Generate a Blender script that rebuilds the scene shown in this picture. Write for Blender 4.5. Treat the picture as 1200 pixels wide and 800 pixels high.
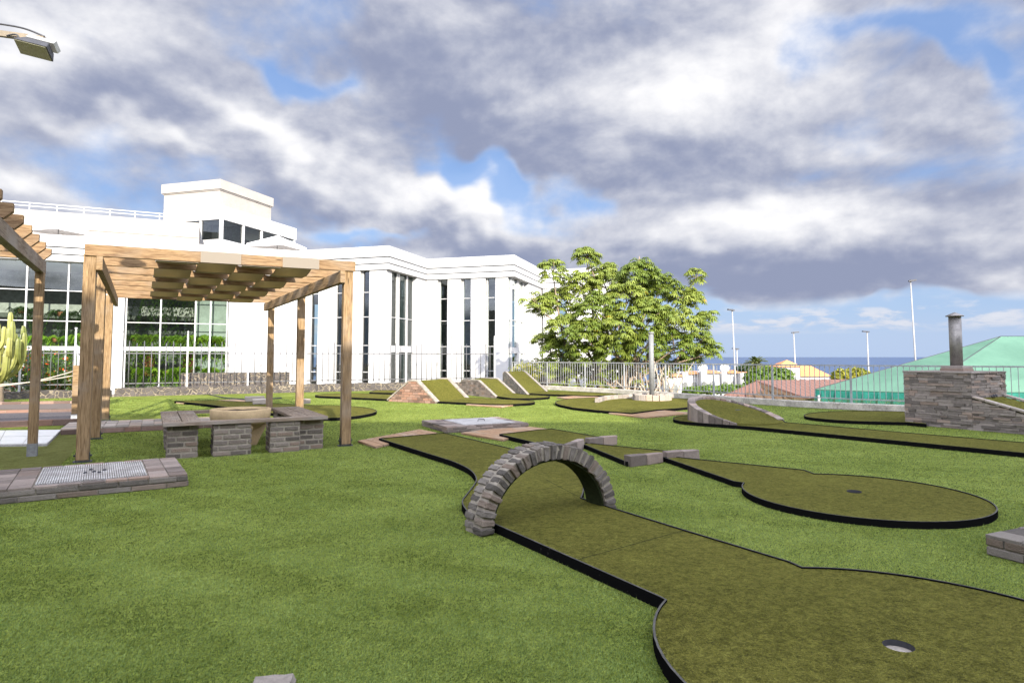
import bpy, bmesh, math, random
import numpy as np
from mathutils import Vector as V, Matrix
random.seed(7); rng = np.random.default_rng(7)
for o in list(bpy.data.objects): bpy.data.objects.remove(o)
S = bpy.context.scene; C = S.collection
rad = math.radians; PI = math.pi

# ------------------------------------------------------------------ camera
F = 750.0; H = 1.3; T = 45.0; HOR = 418.0
th = math.atan(T/F); SH = (-T/F + (HOR-400)/F)/1.6
cam = bpy.data.objects.new('camera', bpy.data.cameras.new('camera')); C.objects.link(cam)
cam.data.sensor_width = 36; cam.data.lens = 36*F/1200
cam.data.shift_y = SH; cam.data.clip_end = 90000; cam.data.clip_start = 0.05
cam.location = (0, 0, H); cam.rotation_euler = (PI/2+th, 0, 0)
S.camera = cam
def ray(px, py):
    cx = (px-600)/F; cy = (400-py)/F + SH*1.6
    return V((cx, math.cos(th)-cy*math.sin(th), math.sin(th)+cy*math.cos(th)))
def P(px, py, z=0.0):
    d = ray(px, py); t = (z-H)/d.z
    return V((d.x*t, d.y*t, z))
def R(px, py, Y):
    d = ray(px, py); t = Y/d.y
    return V((d.x*t, Y, H+d.z*t))

# ------------------------------------------------------------------ light
SUN_EL = 22.0
sun_from = V((0.31, -0.95, 0)).normalized()
sd = V((sun_from.x*math.cos(rad(SUN_EL)), sun_from.y*math.cos(rad(SUN_EL)), math.sin(rad(SUN_EL))))
sl = bpy.data.lights.new('sun', 'SUN'); sl.energy = 4.2; sl.angle = rad(0.6); sl.color = (1.0, 0.92, 0.78)
so = bpy.data.objects.new('sun', sl); C.objects.link(so); so.rotation_euler = sd.to_track_quat('Z', 'Y').to_euler()
so.location = (0, 0, 60)
S.view_settings.view_transform = 'Standard'; S.view_settings.look = 'None'
S.view_settings.exposure = 1.38; S.view_settings.gamma = 1.0
S.view_settings.use_curve_mapping = False

class NT:
    def __init__(s, tree): s.t = tree; s.n = tree.nodes; s.l = tree.links
    def new(s, typ, **kw):
        n = s.n.new(typ)
        for k, v in kw.items():
            if k == 'ins':
                for a, b in v.items(): s.set(n, a, b)
            else: setattr(n, k, v)
        return n
    def set(s, n, key, val):
        i = n.inputs[key]
        if isinstance(val, bpy.types.NodeSocket): s.l.new(val, i)
        else: i.default_value = val
    def math(s, op, a, b=0.0, c=0.0, clamp=False):
        n = s.n.new('ShaderNodeMath'); n.operation = op; n.use_clamp = clamp
        s.set(n, 0, a); s.set(n, 1, b); s.set(n, 2, c); return n.outputs[0]
    def vm(s, op, a, b=(0, 0, 0)):
        n = s.n.new('ShaderNodeVectorMath'); n.operation = op
        s.set(n, 0, a); s.set(n, 1, b)
        return n.outputs['Value'] if op in ('DOT_PRODUCT', 'LENGTH') else n.outputs[0]
    def mix(s, f, a, b, blend='MIX'):
        n = s.n.new('ShaderNodeMix'); n.data_type = 'RGBA'; n.blend_type = blend; n.clamp_factor = True
        s.set(n, 0, f); s.set(n, 6, col(a)); s.set(n, 7, col(b)); return n.outputs[2]
    def noise(s, vec, scale, detail=4.0, rough=0.55, dist=0.0):
        n = s.n.new('ShaderNodeTexNoise')
        s.set(n, 'Vector', vec); s.set(n, 'Scale', scale); s.set(n, 'Detail', detail)
        s.set(n, 'Roughness', rough); s.set(n, 'Distortion', dist); return n.outputs['Fac']
    def ramp(s, f, lo, hi, a=0.0, b=1.0, smooth=True):
        n = s.n.new('ShaderNodeMapRange'); n.interpolation_type = 'SMOOTHSTEP' if smooth else 'LINEAR'
        s.set(n, 0, f); s.set(n, 1, lo); s.set(n, 2, hi); s.set(n, 3, a); s.set(n, 4, b); return n.outputs[0]
def col(c):
    if isinstance(c, (tuple, list)) and len(c) == 3: return (*c, 1.0)
    return c

W = bpy.data.worlds.new('World'); S.world = W; W.use_nodes = True
def build_world():
    w = NT(W.node_tree); w.n.clear()
    out = w.new('ShaderNodeOutputWorld'); bg = w.new('ShaderNodeBackground', ins={'Strength': 0.1})
    w.l.new(bg.outputs[0], out.inputs[0])
    sky = w.new('ShaderNodeTexSky', sky_type='NISHITA', sun_disc=False)
    sky.sun_elevation = rad(SUN_EL); sky.sun_rotation = math.atan2(sd.x, sd.y)
    sky.air_density = 1.0; sky.dust_density = 0.6; sky.ozone_density = 1.5
    g = w.new('ShaderNodeTexCoord').outputs['Generated']
    sp = w.new('ShaderNodeSeparateXYZ', ins={0: g}).outputs
    x, y, z = sp[0], sp[1], sp[2]
    zz = w.math('ADD', w.math('MAXIMUM', z, 0.0), 0.16)
    u = w.math('DIVIDE', x, zz); v = w.math('DIVIDE', y, zz)
    p = w.new('ShaderNodeCombineXYZ', ins={0: u, 1: v, 2: 0.0}).outputs[0]
    # tangent-plane direction (towards +Y) for placing the larger banks and gaps of this sky
    yy = w.math('MAXIMUM', y, 0.05)
    tu = w.math('DIVIDE', x, yy); tv = w.math('DIVIDE', z, yy)
    wob = w.noise(g, 5.0, 3.0, 0.6)
    wob = w.math('MULTIPLY', w.math('SUBTRACT', wob, 0.5), 0.35)
    def blob(px, py, rx, ry, ang=0.0):
        cu = (px-600)/F; cv = (HOR-py)/F; ca, sa = math.cos(rad(ang)), math.sin(rad(ang))
        a = w.math('ADD', w.math('SUBTRACT', tu, cu), wob); b = w.math('ADD', w.math('SUBTRACT', tv, cv), w.math('MULTIPLY', wob, 0.5))
        a2 = w.math('ADD', w.math('MULTIPLY', a, ca), w.math('MULTIPLY', b, sa))
        b2 = w.math('SUBTRACT', w.math('MULTIPLY', b, ca), w.math('MULTIPLY', a, sa))
        q = w.math('ADD', w.math('POWER', w.math('DIVIDE', a2, rx/F), 2.0), w.math('POWER', w.math('DIVIDE', b2, ry/F), 2.0))
        return w.math('EXPONENT', w.math('MULTIPLY', q, -1.0))
    def total(lst):
        acc = 0.0
        for b in lst:
            amp = b[0]; acc = w.math('ADD', acc, w.math('MULTIPLY', blob(*b[1:]), amp))
        return acc
    cover = total([(-0.30, 640, 235, 90, 30, -10), (-0.22, 340, 95, 60, 22, -35), (-0.16, 945, 62, 75, 34, 35), (-0.22, 1080, 8, 120, 24, 0),
                   (-0.12, 150, 115, 30, 14, 0), (-0.2, 1170, 60, 60, 24, -30), (-0.35, 900, 362, 600, 14, 0), (-0.2, 440, 272, 60, 12, -5), (-0.25,560,200,50,30,-50),
                   (0.15, 850, 90, 120, 80, 20), (0.15, 480, 240, 150, 45, -25), (0.2, 640, 60, 220, 60, -20), (0.2, 900, 260, 260, 50, 0),(0.2,1120,300,200,40,0),
                   (0.15, 100, 180, 160, 70, 0), (0.22, 1130, 110, 120, 60, 0), (0.2, 70, 110, 120, 40, 0)])
    light = total([(0.42, 560, 235, 120, 30, -22), (0.35, 300, 165, 150, 26, -28), (0.30, 850, 70, 110, 60, 25), (0.30, 890, 255, 130, 26, 4), (0.28, 60, 30, 130, 60, 0),
                   (0.3, 130, 155, 110, 22, -20), (0.2, 1030, 180, 70, 16, 0), (0.25, 950, 30, 60, 70, 0),(0.25,30,215,60,20,-20),(0.25,1170,330,60,12,0),(0.22,420,265,60,14,0),
                   (-0.25, 500, 110, 170, 60, -28), (-0.32, 950, 320, 300, 28, 2), (-0.2, 130, 90, 150, 45, 0), (-0.28, 600, 285, 110, 18, 0), (-0.18, 1120, 200, 130, 50, 0),
                   (-0.2, 380, 240, 140, 26, -15), (-0.2, 60, 220, 110, 16, -25), (-0.12, 740, 190, 150, 40, 0),(-0.15,700,20,120,40,0)])
    n1 = w.noise(p, 0.8, 5.0, 0.5, 0.15)
    off = V((sd.x, sd.y, 0)).normalized()*0.12
    p2 = w.vm('ADD', p, tuple(off)); n2 = w.noise(p2, 0.8, 5.0, 0.5, 0.15)
    gs = w.vm('MULTIPLY', g, (1.0, 1.0, 1.6))
    n3 = w.noise(gs, 4.2, 7.0, 0.55, 0.12)
    up_ = w.vm('ADD', gs, (0.006, -0.01, 0.022)); n3b = w.noise(up_, 4.2, 7.0, 0.55, 0.12)
    puff = w.math('MULTIPLY', w.math('SUBTRACT', n3, n3b), 1.9)      # lit tops, shaded bellies
    dens = w.math('ADD', w.math('ADD', n1, cover), w.math('MULTIPLY', w.math('SUBTRACT', n3, 0.5), 0.75))
    mask = w.math('ADD', 0.10, w.math('MULTIPLY', w.ramp(dens, 0.27, 0.48), 0.90))
    mask = w.math('MULTIPLY', mask, w.ramp(w.math('ADD', z, w.math('MULTIPLY', w.math('SUBTRACT', n3, 0.5), 0.05)), 0.062, 0.088))
    relief = w.math('MULTIPLY', w.math('SUBTRACT', n1, n2), 1.5)
    br = w.math('ADD', w.math('ADD', 0.26, relief), w.math('MULTIPLY', light, 1.55))
    br = w.math('ADD', br, w.math('MULTIPLY', w.math('SUBTRACT', n3, 0.5), 0.6))
    br = w.math('ADD', br, puff)
    edge = w.math('SUBTRACT', 1.0, mask)
    br = w.math('ADD', br, w.math('MULTIPLY', edge, 0.30))
    br = w.ramp(br, -0.15, 0.98)
    cc = w.mix(br, (1.18, 1.34, 1.92), (4.15, 4.12, 4.15))
    # unseen sun-side clouds behind the viewer, boosted as fill for the ground
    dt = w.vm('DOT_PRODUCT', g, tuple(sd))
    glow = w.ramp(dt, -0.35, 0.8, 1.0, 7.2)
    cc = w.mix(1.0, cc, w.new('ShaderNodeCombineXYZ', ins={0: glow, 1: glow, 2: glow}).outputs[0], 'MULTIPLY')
    # low band: pale haze with a row of small cumulus
    hz = w.ramp(z, 0.0, 0.13, 1.0, 0.0)
    skyc = w.mix(0.8, sky.outputs[0], (0.72, 1.32, 2.75))
    skyc = w.mix(w.math('MULTIPLY', hz, 0.8), skyc, (2.0, 2.5, 3.4))
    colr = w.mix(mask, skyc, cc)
    az = w.math('ARCTAN2', x, y)
    q = w.new('ShaderNodeCombineXYZ', ins={0: w.math('MULTIPLY', az, 7.0), 1: w.math('MULTIPLY', z, 26.0), 2: 3.0}).outputs[0]
    n4 = w.noise(q, 2.6, 5.0, 0.6, 0.2)
    band = w.math('MULTIPLY', w.ramp(z, 0.030, 0.045), w.ramp(z, 0.055, 0.085, 1.0, 0.0))
    m4 = w.math('MULTIPLY', w.ramp(w.math('SUBTRACT', n4, w.math('MULTIPLY', w.math('SUBTRACT', z, 0.045), 4.0)), 0.42, 0.58), band)
    colr = w.mix(w.math('MULTIPLY', m4, 0.8), colr, w.mix(n4, (1.9, 2.1, 2.7), (3.8, 3.75, 3.8)))
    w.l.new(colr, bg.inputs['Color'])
build_world()

# ------------------------------------------------------------------ materials
def mat(name, base, rough=0.8, spec=0.3, metal=0.0):
    m = bpy.data.materials.new(name); m.use_nodes = True
    n = NT(m.node_tree); b = n.n['Principled BSDF']
    b.inputs['Roughness'].default_value = rough; b.inputs['Metallic'].default_value = metal
    b.inputs['Specular IOR Level'].default_value = spec
    b.inputs['Base Color'].default_value = col(base)
    return m, n, b
def obc(n): return n.new('ShaderNodeTexCoord').outputs['Object']
def uvc(n): return n.new('ShaderNodeTexCoord').outputs['UV']
def bump(n, b, h, strength=0.5, dist=0.01):
    k = n.new('ShaderNodeBump', ins={'Height': h, 'Strength': strength, 'Distance': dist}); n.l.new(k.outputs[0], b.inputs['Normal'])
M = {}
def mk_plain(key, base, rough=0.8, spec=0.3, metal=0.0, var=0.25, sc=6.0, bs=0.15, bd=0.005):
    m, n, b = mat(key, base, rough, spec, metal); c = obc(n)
    f = n.noise(c, sc, 6.0, 0.65); g = n.noise(c, sc*9, 4.0, 0.6)
    ff = n.math('ADD', n.math('MULTIPLY', f, 0.6), n.math('MULTIPLY', g, 0.4))
    f2 = n.ramp(ff, 0.3, 0.7)
    n.set(b, 'Base Color', n.mix(f2, tuple(x*(1-var) for x in base), tuple(min(1, x*(1+var)) for x in base)))
    bump(n, b, g, bs, bd); M[key] = m; return m
def mk_turf(key, c1, c2, sc, bs, bd, fib=1.0, blot=0.45):
    m, n, b = mat(key, c1, 0.9, 0.06); c = obc(n)
    big = n.noise(c, 0.7, 5.0, 0.6, 0.3); mid = n.noise(c, 7.0, 4.0, 0.65, 0.4)
    mp = n.new('ShaderNodeMapping', ins={0: c, 'Scale': (1.0, 1.6, 1.0), 'Rotation': (0, 0, 0.4)}).outputs[0]
    fine = n.noise(mp, sc, 3.0, 0.75, 0.6); fine2 = n.noise(c, sc*0.33, 3.0, 0.7, 0.5)
    f = n.math('ADD', n.math('MULTIPLY', fine, 0.55), n.math('MULTIPLY', fine2, 0.45))
    f = n.math('ADD', f, n.math('MULTIPLY', n.math('SUBTRACT', mid, 0.5), blot))
    f = n.math('ADD', f, n.math('MULTIPLY', n.math('SUBTRACT', big, 0.5), blot))
    n.set(b, 'Base Color', n.mix(n.ramp(f, 0.28, 0.72), c1, c2))
    h = n.math('ADD', n.math('MULTIPLY', fine, 0.7), n.math('MULTIPLY', fine2, 0.8))
    bump(n, b, h, bs, bd)
    bn = b.inputs['Normal'].links[0].from_socket
    nz = n.new('ShaderNodeTexNoise', ins={'Vector': c, 'Scale': sc*2.0, 'Detail': 1.0})
    wob = n.vm('MULTIPLY', n.vm('SUBTRACT', nz.outputs['Color'], (0.5, 0.5, 0.5)), (16*fib, 16*fib, 1.0))
    nn = n.vm('NORMALIZE', n.vm('ADD', bn, wob)); n.set(b, 'Normal', nn)
    # fibres pass as much light as they reflect
    tr = n.new('ShaderNodeBsdfTranslucent', ins={'Color': n.mix(1.0, b.inputs['Base Color'].links[0].from_socket, (1.0, 0.95, 0.6), 'MULTIPLY'), 'Normal': nn})
    ad = n.new('ShaderNodeAddShader'); n.l.new(b.outputs[0], ad.inputs[0]); n.l.new(tr.outputs[0], ad.inputs[1]); n.l.new(ad.outputs[0], n.n['Material Output'].inputs[0])
    M[key] = m
mk_turf('lawn', (0.115, 0.150, 0.020), (0.300, 0.350, 0.078), 90.0, 0.8, 0.02)
mk_turf('olive', (0.050, 0.050, 0.007), (0.225, 0.213, 0.046), 80.0, 0.8, 0.012, 1.0, 0.16)
mk_turf('oldturf', (0.12, 0.13, 0.032), (0.23, 0.235, 0.075), 90.0, 1.0, 0.02)
def mk_blade():
    m, n, b = mat('blade', (0.06, 0.13, 0.03), 0.7, 0.12)
    a = n.new('ShaderNodeAttribute', attribute_name='tone').outputs['Fac']
    c = obc(n); big = n.noise(c, 0.7, 5.0, 0.6, 0.3); mid = n.noise(c, 6.0, 4.0, 0.65, 0.4)
    f = n.math('ADD', n.math('MULTIPLY', a, 0.55), n.math('MULTIPLY', n.math('ADD', big, n.math('SUBTRACT', mid, 0.5)), 0.45))
    n.set(b, 'Base Color', n.mix(n.ramp(f, 0.05, 0.95), (0.066, 0.104, 0.016), (0.202, 0.262, 0.068)))
    M['blade'] = m
mk_blade()
def mk_wood(key, light, dark, weather=(0.30, 0.27, 0.24), wf=0.5):
    m, n, b = mat(key, light, 0.8, 0.2); c = uvc(n)
    rnd = n.new('ShaderNodeObjectInfo').outputs['Random']
    c = n.vm('ADD', c, n.new('ShaderNodeCombineXYZ', ins={0: n.math('MULTIPLY', rnd, 13.0), 1: n.math('MULTIPLY', rnd, 7.0), 2: rnd}).outputs[0])
    mp = n.new('ShaderNodeMapping', ins={0: c, 'Scale': (1.5, 22.0, 1.0)}).outputs[0]
    g = n.noise(mp, 2.2, 5.0, 0.6, 1.2)
    mp2 = n.new('ShaderNodeMapping', ins={0: c, 'Scale': (3.0, 110.0, 1.0)}).outputs[0]
    g2 = n.noise(mp2, 2.0, 4.0, 0.6, 0.3)
    big = n.noise(c, 1.6, 4.0, 0.6, 0.4)
    kn = n.new('ShaderNodeTexVoronoi', ins={'Vector': n.new('ShaderNodeMapping', ins={0: c, 'Scale': (2.0, 9.0, 1.0)}).outputs[0], 'Scale': 1.0})
    knot = n.ramp(kn.outputs['Distance'], 0.04, 0.13, 1.0, 0.0)
    f = n.ramp(n.math('ADD', n.math('MULTIPLY', g, 0.6), n.math('MULTIPLY', g2, 0.4)), 0.38, 0.60)
    cc = n.mix(f, dark, light)
    cc = n.mix(n.math('MULTIPLY', n.ramp(big, 0.45, 0.7), wf), cc, weather)
    cc = n.mix(n.math('MULTIPLY', knot, 0.75), cc, tuple(x*0.3 for x in dark))
    crack = n.ramp(g2, 0.30, 0.38, 1.0, 0.0)
    cc = n.mix(n.math('MULTIPLY', crack, 0.7), cc, tuple(x*0.25 for x in dark))
    n.set(b, 'Base Color', cc); bump(n, b, n.math('SUBTRACT', g2, crack), 0.35, 0.004); M[key] = m
mk_wood('timber', (0.275, 0.185, 0.098), (0.115, 0.069, 0.032), (0.24, 0.20, 0.16))
mk_wood('timber_joist', (0.25, 0.165, 0.088), (0.105, 0.058, 0.028), (0.21, 0.175, 0.135), 0.4)
mk_wood('bench_wood', (0.25, 0.195, 0.145), (0.12, 0.088, 0.062), (0.27, 0.24, 0.21), 0.7)
mk_wood('deck_wood', (0.34, 0.215, 0.125), (0.20, 0.115, 0.06), (0.32, 0.27, 0.21), 0.6)
def mk_stone(key, base, mort=None, var=0.45):
    m, n, b = mat(key, base, 0.9, 0.2); c = obc(n)
    a = n.new('ShaderNodeAttribute', attribute_name='tone').outputs['Fac']
    f = n.noise(c, 16.0, 6.0, 0.7); g = n.noise(c, 70.0, 4.0, 0.7)
    ff = n.math('ADD', n.math('MULTIPLY', f, 0.6), n.math('MULTIPLY', g, 0.4))
    ff = n.math('ADD', n.math('MULTIPLY', ff, 0.8), n.math('MULTIPLY', a, 0.5))
    warm = (base[0]*1.5, base[1]*1.25, base[2]*1.08)
    cc = n.mix(n.ramp(ff, 0.3, 1.0), tuple(x*(1-var) for x in base), tuple(x*(1+var) for x in base))
    cc = n.mix(n.math('MULTIPLY', n.ramp(n.math('FRACT', n.math('MULTIPLY', a, 7.3)), 0.62, 0.95), 0.6), cc, warm)
    n.set(b, 'Base Color', cc); bump(n, b, n.math('ADD', f, n.math('MULTIPLY', g, 0.6)), 0.9, 0.012); M[key] = m
mk_stone('basalt', (0.132, 0.116, 0.098))
mk_stone('dark_basalt', (0.140, 0.118, 0.098))
mk_stone('slate', (0.20, 0.172, 0.150))
mk_stone('paver', (0.19, 0.155, 0.132))
mk_stone('redbrick', (0.205, 0.130, 0.098))
mk_stone('edgebrick', (0.17, 0.115, 0.095))
mk_stone('palestone', (0.27, 0.235, 0.20), var=0.35)
mk_plain('mortar', (0.25, 0.22, 0.175), 0.95, 0.15, var=0.3, sc=20, bs=0.5)
mk_plain('coping', (0.25, 0.22, 0.185), 0.9, 0.2, var=0.35, sc=9, bs=0.5)
mk_plain('kerbconc', (0.36, 0.33, 0.285), 0.9, 0.2, var=0.45, sc=3.5, bs=0.4)
mk_plain('concrete', (0.33, 0.315, 0.295), 0.85, 0.25, var=0.3, sc=5, bs=0.3)
mk_plain('whitewall', (0.42, 0.42, 0.42), 0.8, 0.3, var=0.05, sc=0.9, bs=0.08)
mk_plain('beigewall', (0.31, 0.285, 0.255), 0.85, 0.25, var=0.10, sc=0.8, bs=0.1)
mk_plain('groove', (0.10, 0.10, 0.10), 0.85, var=0.1)
mk_plain('whitemetal', (0.36, 0.36, 0.36), 0.45, 0.4, var=0.1, sc=4)
mk_plain('fencemetal', (0.085, 0.085, 0.09), 0.5, 0.3, var=0.15, sc=4)
mk_plain('railmetal', (0.27, 0.275, 0.275), 0.5, 0.35, 0.2, var=0.25, sc=8)
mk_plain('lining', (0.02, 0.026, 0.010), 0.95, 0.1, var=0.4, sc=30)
mk_plain('armmetal', (0.20, 0.165, 0.12), 0.6, 0.3, var=0.2, sc=14)
mk_plain('pale_panel', (0.34, 0.36, 0.33), 0.9, 0.1, var=0.08, sc=1)
mk_plain('lampwhite', (0.26, 0.26, 0.265), 0.5, 0.3, var=0.1, sc=2)
mk_plain('greymetal', (0.40, 0.41, 0.42), 0.45, 0.45, 0.3, var=0.2, sc=8)
mk_plain('darkmetal', (0.045, 0.045, 0.05), 0.5, 0.4, 0.2, var=0.3, sc=8)
mk_plain('galv', (0.18, 0.183, 0.18), 0.65, 0.35, 0.2, var=0.3, sc=25)
mk_plain('flue', (0.21, 0.195, 0.18), 0.5, 0.5, 0.55, var=0.4, sc=7)
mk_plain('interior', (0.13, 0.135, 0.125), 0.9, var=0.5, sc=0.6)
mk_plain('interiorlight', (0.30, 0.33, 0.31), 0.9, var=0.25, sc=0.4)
mk_plain('ochre', (0.46, 0.34, 0.19), 0.85, 0.2, var=0.16, sc=5, bs=0.3)
mk_plain('soil', (0.085, 0.06, 0.045), 0.95, var=0.5, sc=30, bs=0.8, bd=0.02)
mk_plain('gravel', (0.095, 0.085, 0.088), 0.95, var=0.6, sc=40, bs=1.0, bd=0.02)
mk_plain('tile', (0.58, 0.57, 0.55), 0.35, 0.5, var=0.12, sc=3)
mk_plain('earth', (0.18, 0.15, 0.11), 0.95, var=0.4, sc=0.5, bs=0.4)
mk_plain('terracotta', (0.52, 0.235, 0.11), 0.85, 0.2, var=0.35, sc=1.5, bs=0.4)
mk_plain('darkwood', (0.085, 0.055, 0.035), 0.8, 0.2, var=0.3, sc=4)
mk_plain('bark', (0.25, 0.19, 0.14), 0.9, 0.15, var=0.45, sc=7, bs=0.6)
mk_plain('palebark', (0.42, 0.345, 0.265), 0.9, 0.15, var=0.35, sc=7, bs=0.6)
mk_plain('rope', (0.36, 0.33, 0.28), 0.9, 0.1, var=0.2, sc=60, bs=0.4)
mk_plain('banner', (0.50, 0.52, 0.55), 0.7, 0.2, var=0.12, sc=2)
mk_plain('trim_green', (0.012, 0.14, 0.105), 0.6, 0.3, var=0.35, sc=2)
mk_plain('parasol', (0.66, 0.64, 0.62), 0.85, 0.2, var=0.06, sc=2)
mk_plain('lampglass', (0.13, 0.125, 0.075), 0.3, 0.4, var=0.03, sc=3, bs=0.0)
mk_plain('clay', (0.33, 0.12, 0.06), 0.8, var=0.2)
mk_plain('rim_edge', (0.075, 0.072, 0.062), 0.8, 0.1, 0.0, var=0.4, sc=12)
def mk_rim():
    m, n, b = mat('rim', (0.012, 0.012, 0.014), 0.9, 0.0); c = obc(n)
    f = n.noise(c, 9.0, 6.0, 0.75); g = n.noise(c, 40.0, 4.0, 0.7)
    k = n.ramp(n.math('ADD', n.math('MULTIPLY', f, 0.6), n.math('MULTIPLY', g, 0.4)), 0.60, 0.70)
    n.set(b, 'Base Color', n.mix(k, (0.006, 0.006, 0.006), (0.085, 0.08, 0.07)))
    bump(n, b, g, 0.4, 0.004); M['rim'] = m
mk_rim()
def mk_lava():
    m, n, b = mat('lava', (0.1, 0.09, 0.085), 0.95, 0.15); c = uvc(n)
    w = n.noise(c, 3.0, 3.0, 0.6)
    cw = n.vm('ADD', c, n.new('ShaderNodeCombineXYZ', ins={0: n.math('MULTIPLY', w, 0.25), 1: n.math('MULTIPLY', w, -0.2), 2: 0.0}).outputs[0])
    vo = n.new('ShaderNodeTexVoronoi', feature='DISTANCE_TO_EDGE', ins={'Vector': cw, 'Scale': 6.5})
    vc = n.new('ShaderNodeTexVoronoi', ins={'Vector': cw, 'Scale': 6.5})
    e = n.ramp(n.math('ADD', vo.outputs['Distance'], n.math('MULTIPLY', n.math('SUBTRACT', w, 0.5), 0.25)), 0.03, 0.085)
    bw = n.new('ShaderNodeRGBToBW', ins={0: vc.outputs['Color']}).outputs[0]
    g = n.noise(c, 30.0, 5.0, 0.7)
    st = n.mix(n.math('ADD', n.math('MULTIPLY', bw, 0.6), n.math('MULTIPLY', g, 0.5)), (0.028, 0.026, 0.026), (0.115, 0.10, 0.092))
    n.set(b, 'Base Color', n.mix(e, (0.19, 0.16, 0.12), st)); bump(n, b, n.math('ADD', e, n.math('MULTIPLY', g, 0.4)), 0.9, 0.03); M['lava'] = m
mk_lava()
def mk_leaf(key, c1, c2, c3=None, trans=0.35):
    m, n, b = mat(key, c1, 0.42, 0.4)
    a = n.new('ShaderNodeAttribute', attribute_name='tone').outputs['Fac']
    cc = n.mix(n.ramp(a, 0.0, 0.9, smooth=False), c1, c2)
    if c3: cc = n.mix(n.ramp(a, 0.95, 0.985), cc, c3)
    n.set(b, 'Base Color', cc)
    t = n.new('ShaderNodeBsdfTranslucent', ins={'Color': n.mix(0.5, cc, (0.16, 0.22, 0.02))})
    mx = n.new('ShaderNodeMixShader', ins={0: trans}); n.l.new(b.outputs[0], mx.inputs[1]); n.l.new(t.outputs[0], mx.inputs[2])
    n.l.new(mx.outputs[0], n.n['Material Output'].inputs[0]); M[key] = m
mk_leaf('leaf_tree', (0.060, 0.115, 0.014), (0.260, 0.30, 0.055), (0.40, 0.26, 0.02))
mk_leaf('leaf_fern', (0.09, 0.19, 0.012), (0.32, 0.48, 0.04))
mk_leaf('leaf_hedge', (0.05, 0.105, 0.012), (0.15, 0.225, 0.03))
mk_leaf('leaf_yellow', (0.10, 0.135, 0.015), (0.34, 0.31, 0.035))
mk_leaf('leaf_dark', (0.016, 0.040, 0.009), (0.05, 0.095, 0.02))
mk_leaf('leaf_palm', (0.05, 0.065, 0.022), (0.13, 0.145, 0.05))
mk_leaf('cactus', (0.11, 0.13, 0.03), (0.30, 0.29, 0.085), trans=0.05)
mk_leaf('flower', (0.55, 0.05, 0.015), (0.75, 0.13, 0.03), trans=0.2)
def mk_glass(key, tint, refl=1.0):
    m = bpy.data.materials.new(key); m.use_nodes = True; n = NT(m.node_tree); n.n.clear()
    out = n.new('ShaderNodeOutputMaterial')
    t = n.new('ShaderNodeBsdfTransparent', ins={'Color': col(tint)})
    g = n.new('ShaderNodeBsdfGlossy', ins={'Roughness': 0.01, 'Color': (0.9*refl, 0.95*refl, 0.95*refl, 1)})
    fr = n.new('ShaderNodeFresnel', ins={'IOR': 1.85})
    mx = n.new('ShaderNodeMixShader', ins={0: fr.outputs[0]}); n.l.new(t.outputs[0], mx.inputs[1]); n.l.new(g.outputs[0], mx.inputs[2])
    n.l.new(mx.outputs[0], out.inputs[0]); M[key] = m
mk_glass('glass', (0.72, 0.80, 0.76), 0.8)
def mk_fabric():
    m, n, b = mat('fabric', (0.34, 0.30, 0.25), 0.9, 0.1)
    c = uvc(n); wv = n.noise(c, 160.0, 2.0, 0.6)
    cc = n.mix(wv, (0.29, 0.255, 0.215), (0.38, 0.335, 0.285)); n.set(b, 'Base Color', cc)
    t = n.new('ShaderNodeBsdfTranslucent', ins={'Color': (0.46, 0.38, 0.22, 1)})
    mx = n.new('ShaderNodeMixShader', ins={0: 0.45}); n.l.new(b.outputs[0], mx.inputs[1]); n.l.new(t.outputs[0], mx.inputs[2])
    n.l.new(mx.outputs[0], n.n['Material Output'].inputs[0]); M['fabric'] = m
mk_fabric()
def mk_tent():
    m, n, b = mat('tent', (0.12, 0.33, 0.23), 0.6, 0.3); c = obc(n)
    f = n.noise(c, 0.6, 5.0, 0.6); n.set(b, 'Base Color', n.mix(n.ramp(f, 0.3, 0.7), (0.060, 0.135, 0.092), (0.086, 0.180, 0.124)))
    bump(n, b, f, 0.3, 0.1); M['tent'] = m
mk_tent()
def mk_rooftile(key, c1, c2):
    m, n, b = mat(key, c1, 0.85, 0.2); c = uvc(n)
    wv = n.new('ShaderNodeTexWave', ins={'Vector': c, 'Scale': 1.6, 'Distortion': 0.4, 'Detail': 1.0}).outputs['Fac']
    f = n.noise(c, 2.2, 5.0, 0.7)
    n.set(b, 'Base Color', n.mix(n.math('ADD', n.math('MULTIPLY', wv, 0.35), n.math('MULTIPLY', f, 0.65)), c1, c2)); bump(n, b, wv, 0.6, 0.05); M[key] = m
mk_rooftile('rooforange', (0.40, 0.15, 0.06), (0.66, 0.31, 0.13))
mk_rooftile('roofbrown', (0.105, 0.058, 0.048), (0.175, 0.098, 0.082))
def mk_sea():
    m, n, b = mat('sea', (0.016, 0.050, 0.125), 0.28, 0.25); c = obc(n)
    mp = n.new('ShaderNodeMapping', ins={0: c, 'Scale': (0.004, 0.0016, 1)}).outputs[0]
    f = n.noise(mp, 1.0, 8.0, 0.7); n.set(b, 'Base Color', n.mix(f, (0.014, 0.042, 0.115), (0.028, 0.075, 0.165)))
    bump(n, b, n.noise(c, 0.06, 6.0, 0.7), 0.8, 3.0); M['sea'] = m
mk_sea()
def mk_grate():
    m, n, b = mat('grate', (0.4, 0.4, 0.4), 0.5, 0.4, 0.4); c = obc(n)
    f = n.noise(c, 5.0, 5.0, 0.65); n.set(b, 'Base Color', n.mix(n.ramp(f, 0.35, 0.7), (0.34, 0.32, 0.30), (0.60, 0.59, 0.57))); M['grate'] = m
mk_grate()

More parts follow.
